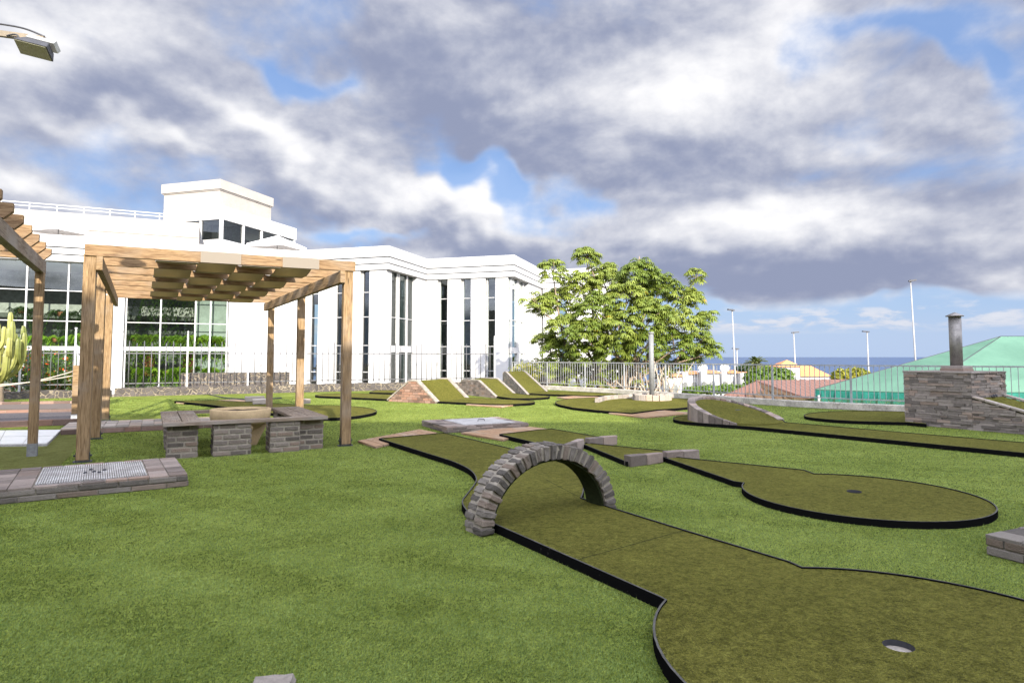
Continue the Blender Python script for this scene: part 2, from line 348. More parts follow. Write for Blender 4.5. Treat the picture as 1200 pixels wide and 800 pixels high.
# ------------------------------------------------------------------ mesh helpers
class MB:
    def __init__(s):
        s.bm = bmesh.new(); s.uv = s.bm.loops.layers.uv.new('UVMap'); s.tone = s.bm.faces.layers.float.new('tone')
        s.done = s.bm.faces.layers.int.new('uvset')
    def face(s, pts, tone=None):
        vs = [s.bm.verts.new(p) for p in pts]; f = s.bm.faces.new(vs)
        f[s.tone] = random.random() if tone is None else tone; return f
    def hexa(s, p, tone=None, grain=None):
        # p: 8 corners, bottom ring 0-3, top ring 4-7
        vs = [s.bm.verts.new(q) for q in p]; t = random.random() if tone is None else tone
        fs = []
        for idx in ((3, 2, 1, 0), (4, 5, 6, 7), (0, 1, 5, 4), (1, 2, 6, 5), (2, 3, 7, 6), (3, 0, 4, 7)):
            f = s.bm.faces.new([vs[i] for i in idx]); f[s.tone] = t; fs.append(f)
        if grain is not None:
            g = grain.normalized(); ru, rv = random.random()*9, random.random()*9
            for f in fs:
                f.normal_update(); n = f.normal
                t2 = n.cross(g)
                if t2.length < 0.3: t2 = V((0, 0, 1)) if abs(n.z) < 0.8 else V((1, 0, 0)); gg = t2.cross(n)
                else: gg = g
                for l in f.loops: l[s.uv].uv = (l.vert.co.dot(gg)+ru, l.vert.co.dot(t2.normalized())+rv)
                f[s.done] = 1
        return vs
    def box(s, o, dx, dy, dz, tone=None, grain=None):
        o, dx, dy, dz = V(o), V(dx), V(dy), V(dz)
        return s.hexa([o, o+dx, o+dx+dy, o+dy, o+dz, o+dx+dz, o+dx+dy+dz, o+dy+dz], tone, grain)
    def cbox(s, c, dx, dy, dz, tone=None, grain=None):   # centred in dx, dy; base at c
        c, dx, dy, dz = V(c), V(dx), V(dy), V(dz); return s.box(c-dx/2-dy/2, dx, dy, dz, tone, grain)
    def beam(s, a, b, w, h, up=V((0, 0, 1))):
        a, b = V(a), V(b); d = (b-a); r = d.cross(up).normalized()*w; u = r.cross(d).normalized()*h
        return s.box(a-r/2-u/2, d, r, u, None, d) if (r.cross(u)).dot(d) > 0 else s.box(a+r/2-u/2, d, -r, u, None, d)
    def tube(s, a, b, r0, r1=None, n=10, caps=True, tone=0.5):
        a, b = V(a), V(b); r1 = r0 if r1 is None else r1; d = (b-a).normalized()
        x = d.orthogonal().normalized(); y = d.cross(x)
        A, B = [], []
        for i in range(n):
            t = 2*PI*i/n; e = x*math.cos(t)+y*math.sin(t); A.append(s.bm.verts.new(a+e*r0)); B.append(s.bm.verts.new(b+e*r1))
        for i in range(n):
            f = s.bm.faces.new((A[i], A[(i+1) % n], B[(i+1) % n], B[i])); f[s.tone] = tone; f.smooth = True
        if caps:
            s.bm.faces.new(A[::-1])[s.tone] = tone; s.bm.faces.new(B)[s.tone] = tone
    def path(s, pts, radii, n=8, tone=0.5, cap=True):
        rings = []
        pts = [V(p) for p in pts]
        if not hasattr(radii, '__len__'): radii = [radii]*len(pts)
        x = None
        for i, p in enumerate(pts):
            d = (pts[min(i+1, len(pts)-1)]-pts[max(i-1, 0)]).normalized()
            x = d.orthogonal().normalized() if x is None else (x-d*x.dot(d)).normalized()
            y = d.cross(x)
            rings.append([s.bm.verts.new(p+(x*math.cos(2*PI*k/n)+y*math.sin(2*PI*k/n))*radii[i]) for k in range(n)])
        for A, B in zip(rings, rings[1:]):
            for i in range(n):
                f = s.bm.faces.new((A[i], A[(i+1) % n], B[(i+1) % n], B[i])); f.smooth = True; f[s.tone] = tone
        if cap:
            s.bm.faces.new(rings[0][::-1])[s.tone] = tone; s.bm.faces.new(rings[-1])[s.tone] = tone
    def lathe(s, c, prof, n=32, tone=0.5):
        c = V(c); rings = []
        for r, z in prof: rings.append([s.bm.verts.new(c+V((r*math.cos(2*PI*k/n), r*math.sin(2*PI*k/n), z))) for k in range(n)])
        for A, B in zip(rings, rings[1:]):
            for i in range(n):
                f = s.bm.faces.new((A[i], A[(i+1) % n], B[(i+1) % n], B[i])); f[s.tone] = tone; f.smooth = True
    def prism(s, pts, z0, z1, tone=0.5):
        pts = [V((p[0], p[1], 0)) for p in pts]
        area = sum(pts[i].x*pts[(i+1) % len(pts)].y-pts[(i+1) % len(pts)].x*pts[i].y for i in range(len(pts)))
        if area < 0: pts = pts[::-1]
        lo = [s.bm.verts.new((p.x, p.y, z0)) for p in pts]; hi = [s.bm.verts.new((p.x, p.y, z1)) for p in pts]
        fs = [s.bm.faces.new(hi), s.bm.faces.new(lo[::-1])]
        for i in range(len(pts)):
            j = (i+1) % len(pts); fs.append(s.bm.faces.new((lo[i], lo[j], hi[j], hi[i])))
        for f in fs: f[s.tone] = tone
        bmesh.ops.triangulate(s.bm, faces=[fs[0], fs[1]])
    def jitter(s, a):
        for v in s.bm.verts: v.co += V((random.uniform(-a, a), random.uniform(-a, a), random.uniform(-a, a)))

def wloc(o):
    l = V(o.location)
    while o.parent: o = o.parent; l += V(o.location)
    return l
def obj(name, mb, mt, parent=None, bevel=0, smooth=False, ang=0.0, recalc=True):
    bm = mb.bm
    if recalc: bmesh.ops.recalc_face_normals(bm, faces=bm.faces[:])
    ca, sa = math.cos(ang), math.sin(ang)
    for f in bm.faces:
        if f[mb.done]: continue
        f.normal_update(); n = f.normal
        if abs(n.z) < 0.6:
            t = V((-n.y, n.x, 0)).normalized()
            for l in f.loops: l[mb.uv].uv = (l.vert.co.dot(t), l.vert.co.z)
        else:
            for l in f.loops: l[mb.uv].uv = (l.vert.co.x*ca+l.vert.co.y*sa, -l.vert.co.x*sa+l.vert.co.y*ca)
    me = bpy.data.meshes.new(name); o = bpy.data.objects.new(name, me); C.objects.link(o)
    if parent:
        o.parent = parent; L = wloc(parent)
        bmesh.ops.translate(bm, verts=bm.verts[:], vec=-L)
    bm.to_mesh(me); bm.free()
    me.materials.append(M[mt] if isinstance(mt, str) else mt)
    if smooth:
        for p in me.polygons: p.use_smooth = True
    if bevel:
        b = o.modifiers.new('bevel', 'BEVEL'); b.width = bevel; b.segments = 2; b.limit_method = 'ANGLE'
    return o
def tag(o, label=None, cat=None, group=None, kind=None):
    if label: o['label'] = label
    if cat: o['category'] = cat
    if group: o['group'] = group
    if kind: o['kind'] = kind
    return o
def thing(name, loc, label, cat, group=None, rotz=0):
    o = bpy.data.objects.new(name, None); C.objects.link(o); o.location = loc; o.rotation_euler = (0, 0, rotz)
    o.empty_display_size = 0.2
    return tag(o, label, cat, group)
def copy_tree(o, parent=None):
    c = o.copy(); C.objects.link(c)
    if parent: c.parent = parent
    for ch in list(o.children): copy_tree(ch, c)
    return c
def struct(name, mb, mt, **k): return tag(obj(name, mb, mt, **k), kind='structure')
def crom(pts, n=6):
    out = []; pts = [V(p) for p in pts]
    for i in range(len(pts)-1):
        p0 = pts[max(i-1, 0)]; p1 = pts[i]; p2 = pts[i+1]; p3 = pts[min(i+2, len(pts)-1)]
        for k in range(n):
            t = k/n
            out.append(0.5*((2*p1)+(p2-p0)*t+(2*p0-5*p1+4*p2-p3)*t*t+(3*p1-p0-3*p2+p3)*t**3))
    out.append(pts[-1]); return out
def leafmesh(name, verts, faces, tones, mt, parent=None):
    me = bpy.data.meshes.new(name); o = bpy.data.objects.new(name, me); C.objects.link(o)
    verts = np.asarray(verts, dtype=np.float64).reshape(-1, 3)
    if parent: o.parent = parent; verts = verts-np.array(wloc(parent))
    faces = np.asarray(faces, dtype=np.int32); k = faces.shape[1]; nf = len(faces)
    me.vertices.add(len(verts)); me.vertices.foreach_set('co', verts.astype(np.float32).ravel())
    me.loops.add(nf*k); me.loops.foreach_set('vertex_index', faces.ravel())
    me.polygons.add(nf); me.polygons.foreach_set('loop_start', np.arange(0, nf*k, k, dtype=np.int32))
    a = me.attributes.new('tone', 'FLOAT', 'FACE'); a.data.foreach_set('value', np.asarray(tones, dtype=np.float32))
    me.update(calc_edges=True); me.materials.append(M[mt]); return o
def nrm(a): return a/np.maximum(np.linalg.norm(a, axis=-1, keepdims=True), 1e-9)
def scatter_leaves(ells, n, size, up=0.3, fill=0.45):
    """small leaf quads through the outer volume of a list of ellipsoids (c, r)"""
    vol = np.array([e[1][0]*e[1][1]*e[1][2] for e in ells])**0.67; vol /= vol.sum()
    vs, ts = [], []
    for e, w in zip(ells, vol):
        k = max(8, int(n*w)); d = nrm(rng.normal(size=(k, 3))); rr = (1-fill*rng.random((k, 1))**1.5)
        rr *= 1+0.13*np.sin(d[:, :1]*5+d[:, 1:2]*7)+0.1*np.sin(d[:, 2:3]*9+d[:, :1]*4)
        p = np.array(e[0])+d*np.array(e[1])*rr
        nn = nrm(d+rng.normal(size=(k, 3))*0.7+np.array([0, 0, up])); t = nrm(np.cross(nn, rng.normal(size=(k, 3)))); b = np.cross(nn, t)
        s = size*(0.6+0.8*rng.random((k, 1)))
        q = np.stack([p-t*s, p+b*s*0.5, p+t*s, p-b*s*0.5], 1); vs.append(q.reshape(-1, 3)); ts.append(rng.random(k)*0.92)
    vs = np.concatenate(vs); ts = np.concatenate(ts); return vs, np.arange(len(vs)).reshape(-1, 4), ts
def bush(name, label, cat, base, ells, n, size, mt, group=None, stem=True):
    t = thing(name, base, label, cat, group)
    leafmesh('foliage', *scatter_leaves(ells, n, size), mt, t)
    if stem:
        m = MB()
        for e in ells:
            c = V(e[0]); m.path([V(base), V(base).lerp(c, 0.5)+V((0.03, 0, 0.05)), c], [0.05, 0.035, 0.015], 6)
        obj('stem', m, 'bark', t)
    return t

# common axes of the garden furniture and the hall
ax_a = V((0.893, 0.45, 0)); ax_b = V((-0.45, 0.893, 0)); UP = V((0, 0, 1))
e1 = V((0.958, -0.287, 0)); e2 = V((0.288, 0.957, 0)); e3 = V((0.907, 0.42, 0)); e3n = V((0.42, -0.907, 0))

# ------------------------------------------------------------------ setting
FA = V((-13.5, 20.7, 0)); FB = V((-0.45, 27.2, 0)); fdir = (FB-FA).normalized()
KERB = [V(p) for p in ((-0.3, 27.15, 0), (1.5, 25.3, 0), (3.63, 22.7, 0), (6.6, 17.75, 0), (7.8, 16.2, 0), (9.2, 15.05, 0), (10.95, 13.75, 0), (14.5, 11.4, 0), (17, 9.5, 0))]
kerb_pts = [KERB[0]]+crom(KERB[1:], 5)
def grid_terrain():
    m = MB(); xs = list(np.linspace(-60, 60, 61))+[80, 120, 200, 400, 900]; xs = [-900, -400, -200, -120, -80]+xs
    ys = list(np.linspace(-60, 60, 61))+[70, 80, 95, 110, 130, 150, 180, 220, 260, 320, 400]
    def hgt(x, y):
        s = min(1, max(0, (x-4.5-max(0, (22-y))*0.62)/5.0)); s = s*s*(3-2*s)
        far = min(1, max(0, (y-50)/300.0)); base = -0.5-3.6*s
        if y < 8: base = -0.5 - 3.6*s*min(1, max(0, (x-16)/8))
        return base + (-31-base)*far
    vv = [[m.bm.verts.new((x, y, hgt(x, y))) for y in ys] for x in xs]
    for i in range(len(xs)-1):
        for j in range(len(ys)-1): m.bm.faces.new((vv[i][j], vv[i+1][j], vv[i+1][j+1], vv[i][j+1]))
    struct('terrain', m, 'earth', smooth=True)
grid_terrain()
m = MB(); m.face([(-60000, 150, -30), (60000, 150, -30), (60000, 60000, -30), (-60000, 60000, -30)]); struct('sea', m, 'sea')
left_end = FA-fdir*12
m = MB(); pl = [left_end+V((0, 0, 0)), FB]+kerb_pts[1:]+[V((17, -9.5, 0)), V((left_end.x, -9.5, 0))]
m.prism(pl, -0.45, 0.0); lawn = struct('lawn', m, 'lawn')
m = MB(); m.face([P(-120, 700, .004), P(-60, 560, .004), P(66, 549, .004), P(82, 534, .004), P(101, 506, .004), P(90, 502, .004), P(-120, 508, .004)]); struct('worn_lawn', m, 'oldturf')

# kerb under the railing
m = MB()
for a, b in zip(kerb_pts, kerb_pts[1:]):
    d = (b-a).normalized(); n_ = V((d.y, -d.x, 0))
    if n_.y > 0: n_ = -n_
    m.box(a+n_*0.02-d*0.004, d*((b-a).length+0.006), -n_*0.27, UP*0.165)
struct('kerb', m, 'kerbconc', bevel=0.015)

# ------------------------------------------------------------------ left stone wall + fence
def wall_strip(name, a, b, w, z0, z1, label, mt='lava'):
    m = MB(); d = (b-a); n_ = V((d.y, -d.x, 0)).normalized(); L = d.length; d = d.normalized(); k = int(L/0.28)
    tops = [z1+random.uniform(-0.025, 0.03) for _ in range(k+1)]
    for i in range(k):
        p = a+d*(L*i/k); q = a+d*(L*(i+1)/k)
        off = n_*w
        m.hexa([p+UP*z0, q+UP*z0, q-off+UP*z0, p-off+UP*z0, p+UP*tops[i], q+UP*tops[i+1], q-off+UP*(tops[i+1]+.01), p-off+UP*(tops[i]+.01)], 0.5)
    bmesh.ops.remove_doubles(m.bm, verts=m.bm.verts[:], dist=0.0005)
    return tag(obj(name, m, mt), label, 'wall')
wall_strip('stone_wall', FA+fdir*0.6, FB+fdir*0.2, 0.35, -0.45, 0.27, 'low dark lava stone wall with beige mortar under the white iron fence')
wall_strip('stone_wall', FA-fdir*9.4, FA+fdir*0.5, 0.35, -0.45, 0.22, 'low dark stone wall in front of the flowering bush at the left edge')

fence = thing('iron_fence', FA, 'tall white iron fence with thin upright bars on the low lava wall', 'fence')
Lf = (FB-FA).length; fo = V((0.42, -0.907, 0))*-0.17
npost = 7
for i in range(npost+1):
    p = FA+fdir*(0.75+(Lf-1.0)*i/npost)+fo; m = MB()
    m.cbox(p+UP*0.24, fdir*0.055, V((-fdir.y, fdir.x, 0))*0.055, UP*1.86); m.tube(p+UP*2.10, p+UP*2.16, 0.02, 0.032, 8); m.tube(p+UP*2.16, p+UP*2.2, 0.032, 0.005, 8)
    obj('post', m, 'whitemetal' if i not in (4, 6) else 'railmetal', fence)
for i in range(npost):
    a = FA+fdir*(0.75+(Lf-1.0)*i/npost)+fo; b = FA+fdir*(0.75+(Lf-1.0)*(i+1)/npost)+fo
    for z in (0.42, 1.42): m = MB(); m.beam(a+UP*z+fdir*0.029, b+UP*z-fdir*0.029, 0.014, 0.035); obj('rail', m, 'fencemetal', fence)
    m = MB(); k = 9; nb = V((0.42, -0.907, 0))*0.016
    for j in range(1, k):
        q = a.lerp(b, j/k)+nb; m.tube(q+UP*0.33, q+UP*(1.78+(0.05 if j % 2 else -0.02)), 0.017, 0.014, 5)
        if j % 4 == 2: m.tube(q+UP*0.95, q+UP*1.07, 0.022, 0.022, 6)
    obj('bars', m, 'fencemetal', fence)
fence2 = thing('iron_fence', FA-fdir*9, 'short run of white iron fence behind the orange flowering bush', 'fence')
for i in range(4):
    a = FA-fdir*(9-2.35*i)+fo; b = a+fdir*2.35; m = MB()
    m.cbox(a+UP*0.2, fdir*0.055, V((-fdir.y, fdir.x, 0))*0.055, UP*1.78); m.tube(a+UP*1.98, a+UP*2.06, 0.03, 0.008, 8); obj('post', m, 'whitemetal', fence2)
    for z in (0.42, 1.42): m = MB(); m.beam(a+UP*z+fdir*0.029, b+UP*z-fdir*0.029, 0.014, 0.035); obj('rail', m, 'fencemetal', fence2)
    m = MB()
    for j in range(1, 12): q = a.lerp(b, j/12)+V((0.42, -0.907, 0))*0.016; m.tube(q+UP*0.3, q+UP*1.62, 0.012, 0.009, 5)
    obj('bars', m, 'fencemetal', fence2)

# ------------------------------------------------------------------ the white hall
C3 = V((0.144, 36, 0)); C2 = C3-e1*5.376; C1 = C2-e2*4.77; C0 = C1-e1*5.62
hall = thing('exhibition_hall', C1, 'long white hall with tall piers, glazed corners and a deep banded roof edge', 'building')
ZB, ZS, ZT = -0.5, 5.84, 7.07
C4 = C3+e2*6.5; C5 = C4+e1*4.6; LW = C0-e3*19
outline = [LW, C0, C1, C2, C3, C4, C5]
def offs(a, b, d):
    t = (b-a).normalized(); return V((t.y, -t.x, 0))*d
def line_off(pts, d):
    """offset an open polyline towards the viewer by d with mitred corners"""
    out = []
    for i, p in enumerate(pts):
        ns = []
        if i > 0: ns.append(offs(pts[i-1], p, 1))
        if i < len(pts)-1: ns.append(offs(p, pts[i+1], 1))
        n_ = sum(ns, V((0, 0, 0))); n_.normalize(); out.append(p+n_*(d/max(0.3, n_.dot(ns[0]))))
    return out
def band(name, d_out, z0, z1, mt, back=1.2):
    f = line_off(outline, d_out); r = line_off(outline, d_out-back); m = MB()
    for i in range(len(f)-1):
        m.hexa([f[i]+UP*z0, f[i+1]+UP*z0, r[i+1]+UP*z0, r[i]+UP*z0, f[i]+UP*z1, f[i+1]+UP*z1, r[i+1]+UP*z1, r[i]+UP*z1], 0.5)
    return obj(name, m, mt, hall)
band('cornice', 0.0, 6.52, ZT, 'whitewall'); band('groove_band', -0.10, 6.455, 6.52, 'groove', 1.0)
band('cornice', 0.0, 6.18, 6.455, 'whitewall'); band('groove_band', -0.10, 6.12, 6.18, 'groove', 1.0)
band('cornice', 0.0, ZS, 6.12, 'whitewall')
m = MB(); back = [C5+e2*9, C5+e2*9-e1*26, LW+V((-0.42, 0.907, 0))*14]
m.prism([p for p in line_off(outline, -1.25)]+back, 6.2, 6.9); obj('roof', m, 'concrete', hall)
m = MB(); m.prism([p for p in line_off(outline, -0.05)]+back, ZS+0.02, ZS+0.10); obj('soffit', m, 'whitewall', hall)
INS = 0.34
def pier(a, d, s0, s1, n_, dep=0.62, mt='whitewall', name='pier', z1=ZS+0.02, ins=0.10):
    m = MB(); m.box(a+d*s0-n_*ins+UP*ZB, d*(s1-s0), -n_*dep, UP*(z1-ZB)); return obj(name, m, mt, hall)
def glazing(a, d, s0, s1, n_, mull, zs, ins=0.34, bandz=None, bw=0.06):
    m = MB(); p = a+d*s0-n_*(ins+0.03); q = a+d*s1-n_*(ins+0.03)
    m.face([p+UP*ZB, q+UP*ZB, q+UP*ZS, p+UP*ZS]); obj('glass_pane', m, 'glass', hall)
    fr = MB()
    for s in mull: fr.box(a+d*(s-bw/2)-n_*(ins-0.06)+UP*ZB, d*bw, -n_*0.08, UP*(ZS-ZB))
    for z in zs: fr.box(a+d*s0-n_*(ins-0.03)+UP*(z-0.02), d*(s1-s0), -n_*0.04, UP*0.04)
    if bandz: fr.box(a+d*s0-n_*(ins-0.05)+UP*bandz[0], d*(s1-s0), -n_*0.065, UP*(bandz[1]-bandz[0]))
    obj('window_frame', fr, 'whitemetal', hall)
nF = offs(V((0, 0, 0)), e1, 1); nR = offs(V((0, 0, 0)), e2, 1); nL = offs(V((0, 0, 0)), e3, 1)
# front F (C2..C3)
for s0, s1 in ((0.42, 1.16), (1.78, 2.66), (3.29, 4.11), (4.75, 5.55)): pier(C3, -e1, s0, s1, nF)
glazing(C3, -e1, 0.3, 5.5, nF, [1.22, 1.72, 2.72, 3.23, 4.17, 4.69], [0.5, 1.9, 3.4, 4.7], bw=0.07)
# front F1 (C0..C1)
for s0, s1 in ((0.2, 1.18), (1.73, 2.79), (3.31, 4.24), (4.87, 6.2)): pier(C1, -e1, s0, s1, nF)
glazing(C1, -e1, 0.3, 5.4, nF, [1.24, 1.67, 2.85, 3.25, 4.3, 4.81], [0.5, 1.9, 3.4, 4.7], bw=0.07)
# returns
glazing(C1, e2, 0.3, 4.7, nR, [0.35, 1.55, 1.75, 2.75, 4.4], [3.4], bandz=(1.55, 1.9), bw=0.12)
pier(C1, e2, 3.55, 5.2, nR, name='pier')
glazing(C3, e2, 0.2, 6.4, nR, [0.4, 1.6, 1.8, 2.9, 4.2], [3.4], bandz=(1.5, 1.85), bw=0.14)
pier(C3, e2, 3.3, 7.0, nR, name='pier'); pier(C4, e1, 0.0, 1.0, nF); pier(C4, e1, 1.6, 4.4, nF)
glazing(C4, e1, 0.9, 1.7, nF, [1.0], [1.9, 3.4])
# left glazed wing (from C0 leftwards)
pier(C0, -e3, -0.2, 3.27, nL, name='wall'); pier(C0, -e3, 7.97, 8.42, nL)
glazing(C0, -e3, 3.2, 8.1, nL, [3.34, 4.13, 4.83, 6.4, 7.9], [3.0, 4.45], bandz=(1.60, 1.80), bw=0.065)
glazing(C0, -e3, 8.4, 19, nL, [8.75, 10.33, 11.96, 13.6, 15.2, 16.8], [3.0, 4.45], bandz=(1.60, 1.80), bw=0.065)
# dark rooms behind the glass
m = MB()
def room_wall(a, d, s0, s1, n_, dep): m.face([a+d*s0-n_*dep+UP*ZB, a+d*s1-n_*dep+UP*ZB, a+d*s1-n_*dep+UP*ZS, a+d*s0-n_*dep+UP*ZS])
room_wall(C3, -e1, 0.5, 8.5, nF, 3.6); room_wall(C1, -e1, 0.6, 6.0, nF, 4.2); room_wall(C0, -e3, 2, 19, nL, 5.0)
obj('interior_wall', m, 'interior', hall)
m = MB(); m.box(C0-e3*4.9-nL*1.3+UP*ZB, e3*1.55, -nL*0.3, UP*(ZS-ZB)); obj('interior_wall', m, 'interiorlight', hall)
for o_, s_, w_i in ((C1, .4, 1.25), (C1, 2.75, .9), (C3, .5, 1.1), (C3, 2.2, 1.2)):  # pale panels added inside so the return glass looks lighter
    m = MB(); m.box(o_-nR*.75+e2*s_+UP*ZB, e2*w_i, -nR*0.05, UP*(ZS-ZB)); obj('pale_panel', m, 'pale_panel', hall)
m = MB()
for s in (5.2, 7.1, 9.8, 12.7): m.cbox(C0-e3*s-nL*3.4+UP*0.3, e3*0.5, nL*0.5, UP*1.5)
obj('interior_box', m, 'clay', hall)
# indoor gallery edge
m = MB(); m.box(C0-e3*19-nL*3.2+UP*3.5, e3*14, -nL*0.25, UP*0.5); obj('gallery_edge', m, 'concrete', hall)

def fern(c, w, droop, n=26, label='', mt='leaf_fern', dirv=None, group='hanging ferns inside the glass wing'):
    """a clump of arching fronds, each a strip of leaflets"""
    t = thing('hanging_fern', c, label, 'fern', group); vs, fs, ts = [], [], []
    for i in range(n):
        a = random.uniform(0, 2*PI); L = w*random.uniform(0.7, 1.15); o = V(c)+V((random.uniform(-.5, .5)*w*0.9, random.uniform(-.25, .25)*w, random.uniform(-.08, .1)))
        d = V((math.cos(a), math.sin(a)*0.7, 0)); tone = random.random()*0.9
        for k in range(14):
            s = k/13; p = o+d*L*s*0.62+UP*(0.42*L*math.sin(min(1, s*1.5)*PI*0.62)*0.7-droop*L*s*s*1.1)
            side = d.cross(UP).normalized(); lw = 0.12*w*(1-0.7*s)+0.03
            for sg in (-1, 1):
                b0 = len(vs); q = p+side*sg*lw+UP*(-0.08*w-0.05*random.random())+d*0.03
                vs += [p-d*0.022, p+d*0.022, q+d*0.018, q-d*0.018]; fs.append((b0, b0+1, b0+2, b0+3)); ts.append(min(0.92, tone+random.uniform(-.15, .15)))
    leafmesh('fronds', [tuple(v) for v in vs], fs, ts, mt, t)
    m = MB(); m.lathe(V(c)-UP*0.14, [(0.01, 0), (0.14, 0.0), (0.19, 0.2), (0.17, 0.2), (0.15, 0.17), (0.01, 0.17)], 12); obj('pot', m, 'clay', t)
    return t
k = 0
spots = [(3.9, 2.15, 'beside the pale pillar, upper row'), (4.75, 2.2, 'second from the pale pillar, upper row'), (5.65, 2.15, 'third from the pale pillar, upper row'), (6.9, 2.2, 'right of the white column, upper row'), (7.6, 2.2, 'touching the white column, upper row'),
         (8.95, 2.1, 'just left of the front pergola post, upper row'), (9.8, 2.15, 'right of the striped pergola post, upper row'), (10.9, 2.1, 'left of the striped pergola post, upper row'), (11.8, 2.1, 'above the flowering bush, upper row')]
for s, z, wh in spots: fern(C0-e3*s-nL*random.uniform(1.0, 1.5)+UP*(z+.05), 1.2, 1.15, 34, 'bright green arching fern behind glass, '+wh)
for s, z, wh in [(4.1, 0.55, 'lower row nearest the pale pillar'), (5.0, 0.6, 'lower row, second from the pale pillar'), (6.0, 0.5, 'lower row, third from the pale pillar'), (7.0, 0.55, 'lower row, right of the white column'), (8.9, 0.5, 'lower row, left of the front pergola post'), (10.1, 0.5, 'lower row, by the grey banner'), (11.3, 0.5, 'lower row, behind the flowering bush')]:
    fern(C0-e3*s-nL*random.uniform(1.0, 1.4)+UP*z, 1.2, 0.95, 34, 'bright green fern clump behind glass, '+wh)
for s, z, wh in [(5.3, 4.7, 'nearest the pale pillar'), (6.6, 4.8, 'in the middle pane over the pergola table'), (7.5, 4.6, 'beside the white column'), (9.6, 3.6, 'left of the front pergola post'), (11.0, 3.5, 'left of the striped pergola post'), (12.6, 3.6, 'at the left edge of the glass')]:
    fern(C0-e3*s-nL*2.6+UP*z, 1.3, 1.8, 30, 'dark trailing plant hanging high behind glass, '+wh, 'leaf_dark', group='dark trailing plants under the gallery')
for s, wh in ((1.45, 'in the slot right of the front right pergola post'), (3.05, 'in the narrow window behind the pergola end beam'), (4.55, 'in the leftmost slot window of the piers')):
    fern(C1-e1*s-nF*1.2+UP*0.7, 0.8, 0.7, 22, 'green plant behind a narrow window '+wh, group='plants behind the slot windows')

# rooftop block with windows and the beige plant room
def corner_block(name, K, Lc, Rc, z0, z1, label, mt, extra=None):
    t = thing(name, K, label, 'building'); m = MB(); p = [K-e1*Lc, K, K+e2*Rc, K+e2*Rc-e1*Lc]
    m.prism(p, z0, z1); obj('wall', m, mt, t); return t
K1 = V((-22.2, 48, 0)); zt = 14.75
pr = corner_block('plant_room', K1, 5.3, 6.0, 6.0, zt-0.75, 'cream rooftop tower box with a stepped parapet', 'beigewall')
m = MB(); m.prism([K1-e1*5.45+nF*.15+nR*0, K1+nF*.15+nR*.15, K1+e2*6.1+nR*.15, K1+e2*6.1-e1*5.45], zt-0.72, zt); obj('parapet', m, 'beigewall', pr)
m = MB(); m.prism([K1-e1*5.38+nF*.07, K1+nF*.07+nR*.07, K1+e2*6.05+nR*.07, K1+e2*6.05-e1*5.38], zt-0.80, zt-0.72); obj('moulding', m, 'beigewall', pr)
K2 = V((-21.1, 46, 0)); rb = thing('rooftop_room', K2, 'white rooftop room with a corner ribbon of windows', 'building')
m = MB(); p = [K2-e1*3.7, K2, K2+e2*8.9, K2+e2*8.9-e1*3.7]; m.prism(p, 11.3, 12.3); m.prism([K2-e1*3.7-nF*.05, K2-nF*.05-nR*.05, K2+e2*8.9-nR*.05, K2+e2*8.9-e1*3.7], 6.0, 9.85); obj('wall', m, 'whitewall', rb)
m = MB(); m.box(K2-e1*3.7+UP*9.85, e1*0.25, -nF*0.3, UP*1.46); m.box(K2-e1*0.2+UP*9.85, e1*0.2, -nF*.2, UP*1.46); m.box(K2-e1*2.0+UP*9.85-nF*.04, e1*0.16, -nF*.1, UP*1.46)
for s in (2.3, 4.4, 6.5, 8.6): m.box(K2+e2*s+UP*9.85-nR*.04, e2*0.2, -nR*.1, UP*1.46)
obj('window_frame', m, 'whitewall', rb)
m = MB(); m.face([K2-e1*3.6-nF*.15+UP*9.8, K2-nF*.15-nR*.15+UP*9.8, K2-nF*.15-nR*.15+UP*11.35, K2-e1*3.6-nF*.15+UP*11.35]); m.face([K2-nR*.151-nF*.15+UP*9.8, K2+e2*8.8-nR*.151+UP*9.8, K2+e2*8.8-nR*.151+UP*11.35, K2-nR*.151-nF*.15+UP*11.35]); obj('window_glass', m, 'glass', rb, recalc=False)
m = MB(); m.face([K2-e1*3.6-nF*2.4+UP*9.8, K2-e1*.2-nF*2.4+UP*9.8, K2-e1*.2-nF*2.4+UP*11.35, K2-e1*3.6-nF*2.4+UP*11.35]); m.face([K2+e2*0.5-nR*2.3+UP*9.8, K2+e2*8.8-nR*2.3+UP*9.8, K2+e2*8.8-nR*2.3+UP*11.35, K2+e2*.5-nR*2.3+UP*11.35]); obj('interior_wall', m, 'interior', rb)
m = MB(); m.box(K2-e1*0.75-nF*1.2+UP*9.86, e1*.4, -nF*.3, UP*0.9); m.box(K2+e2*3.4-nR*1.2+UP*9.86, e2*.35, -nR*.3, UP*.75); m.box(K2+e2*4.1-nR*1.2+UP*9.86, e2*.35, -nR*.3, UP*.7); obj('furniture', m, 'darkmetal', rb)
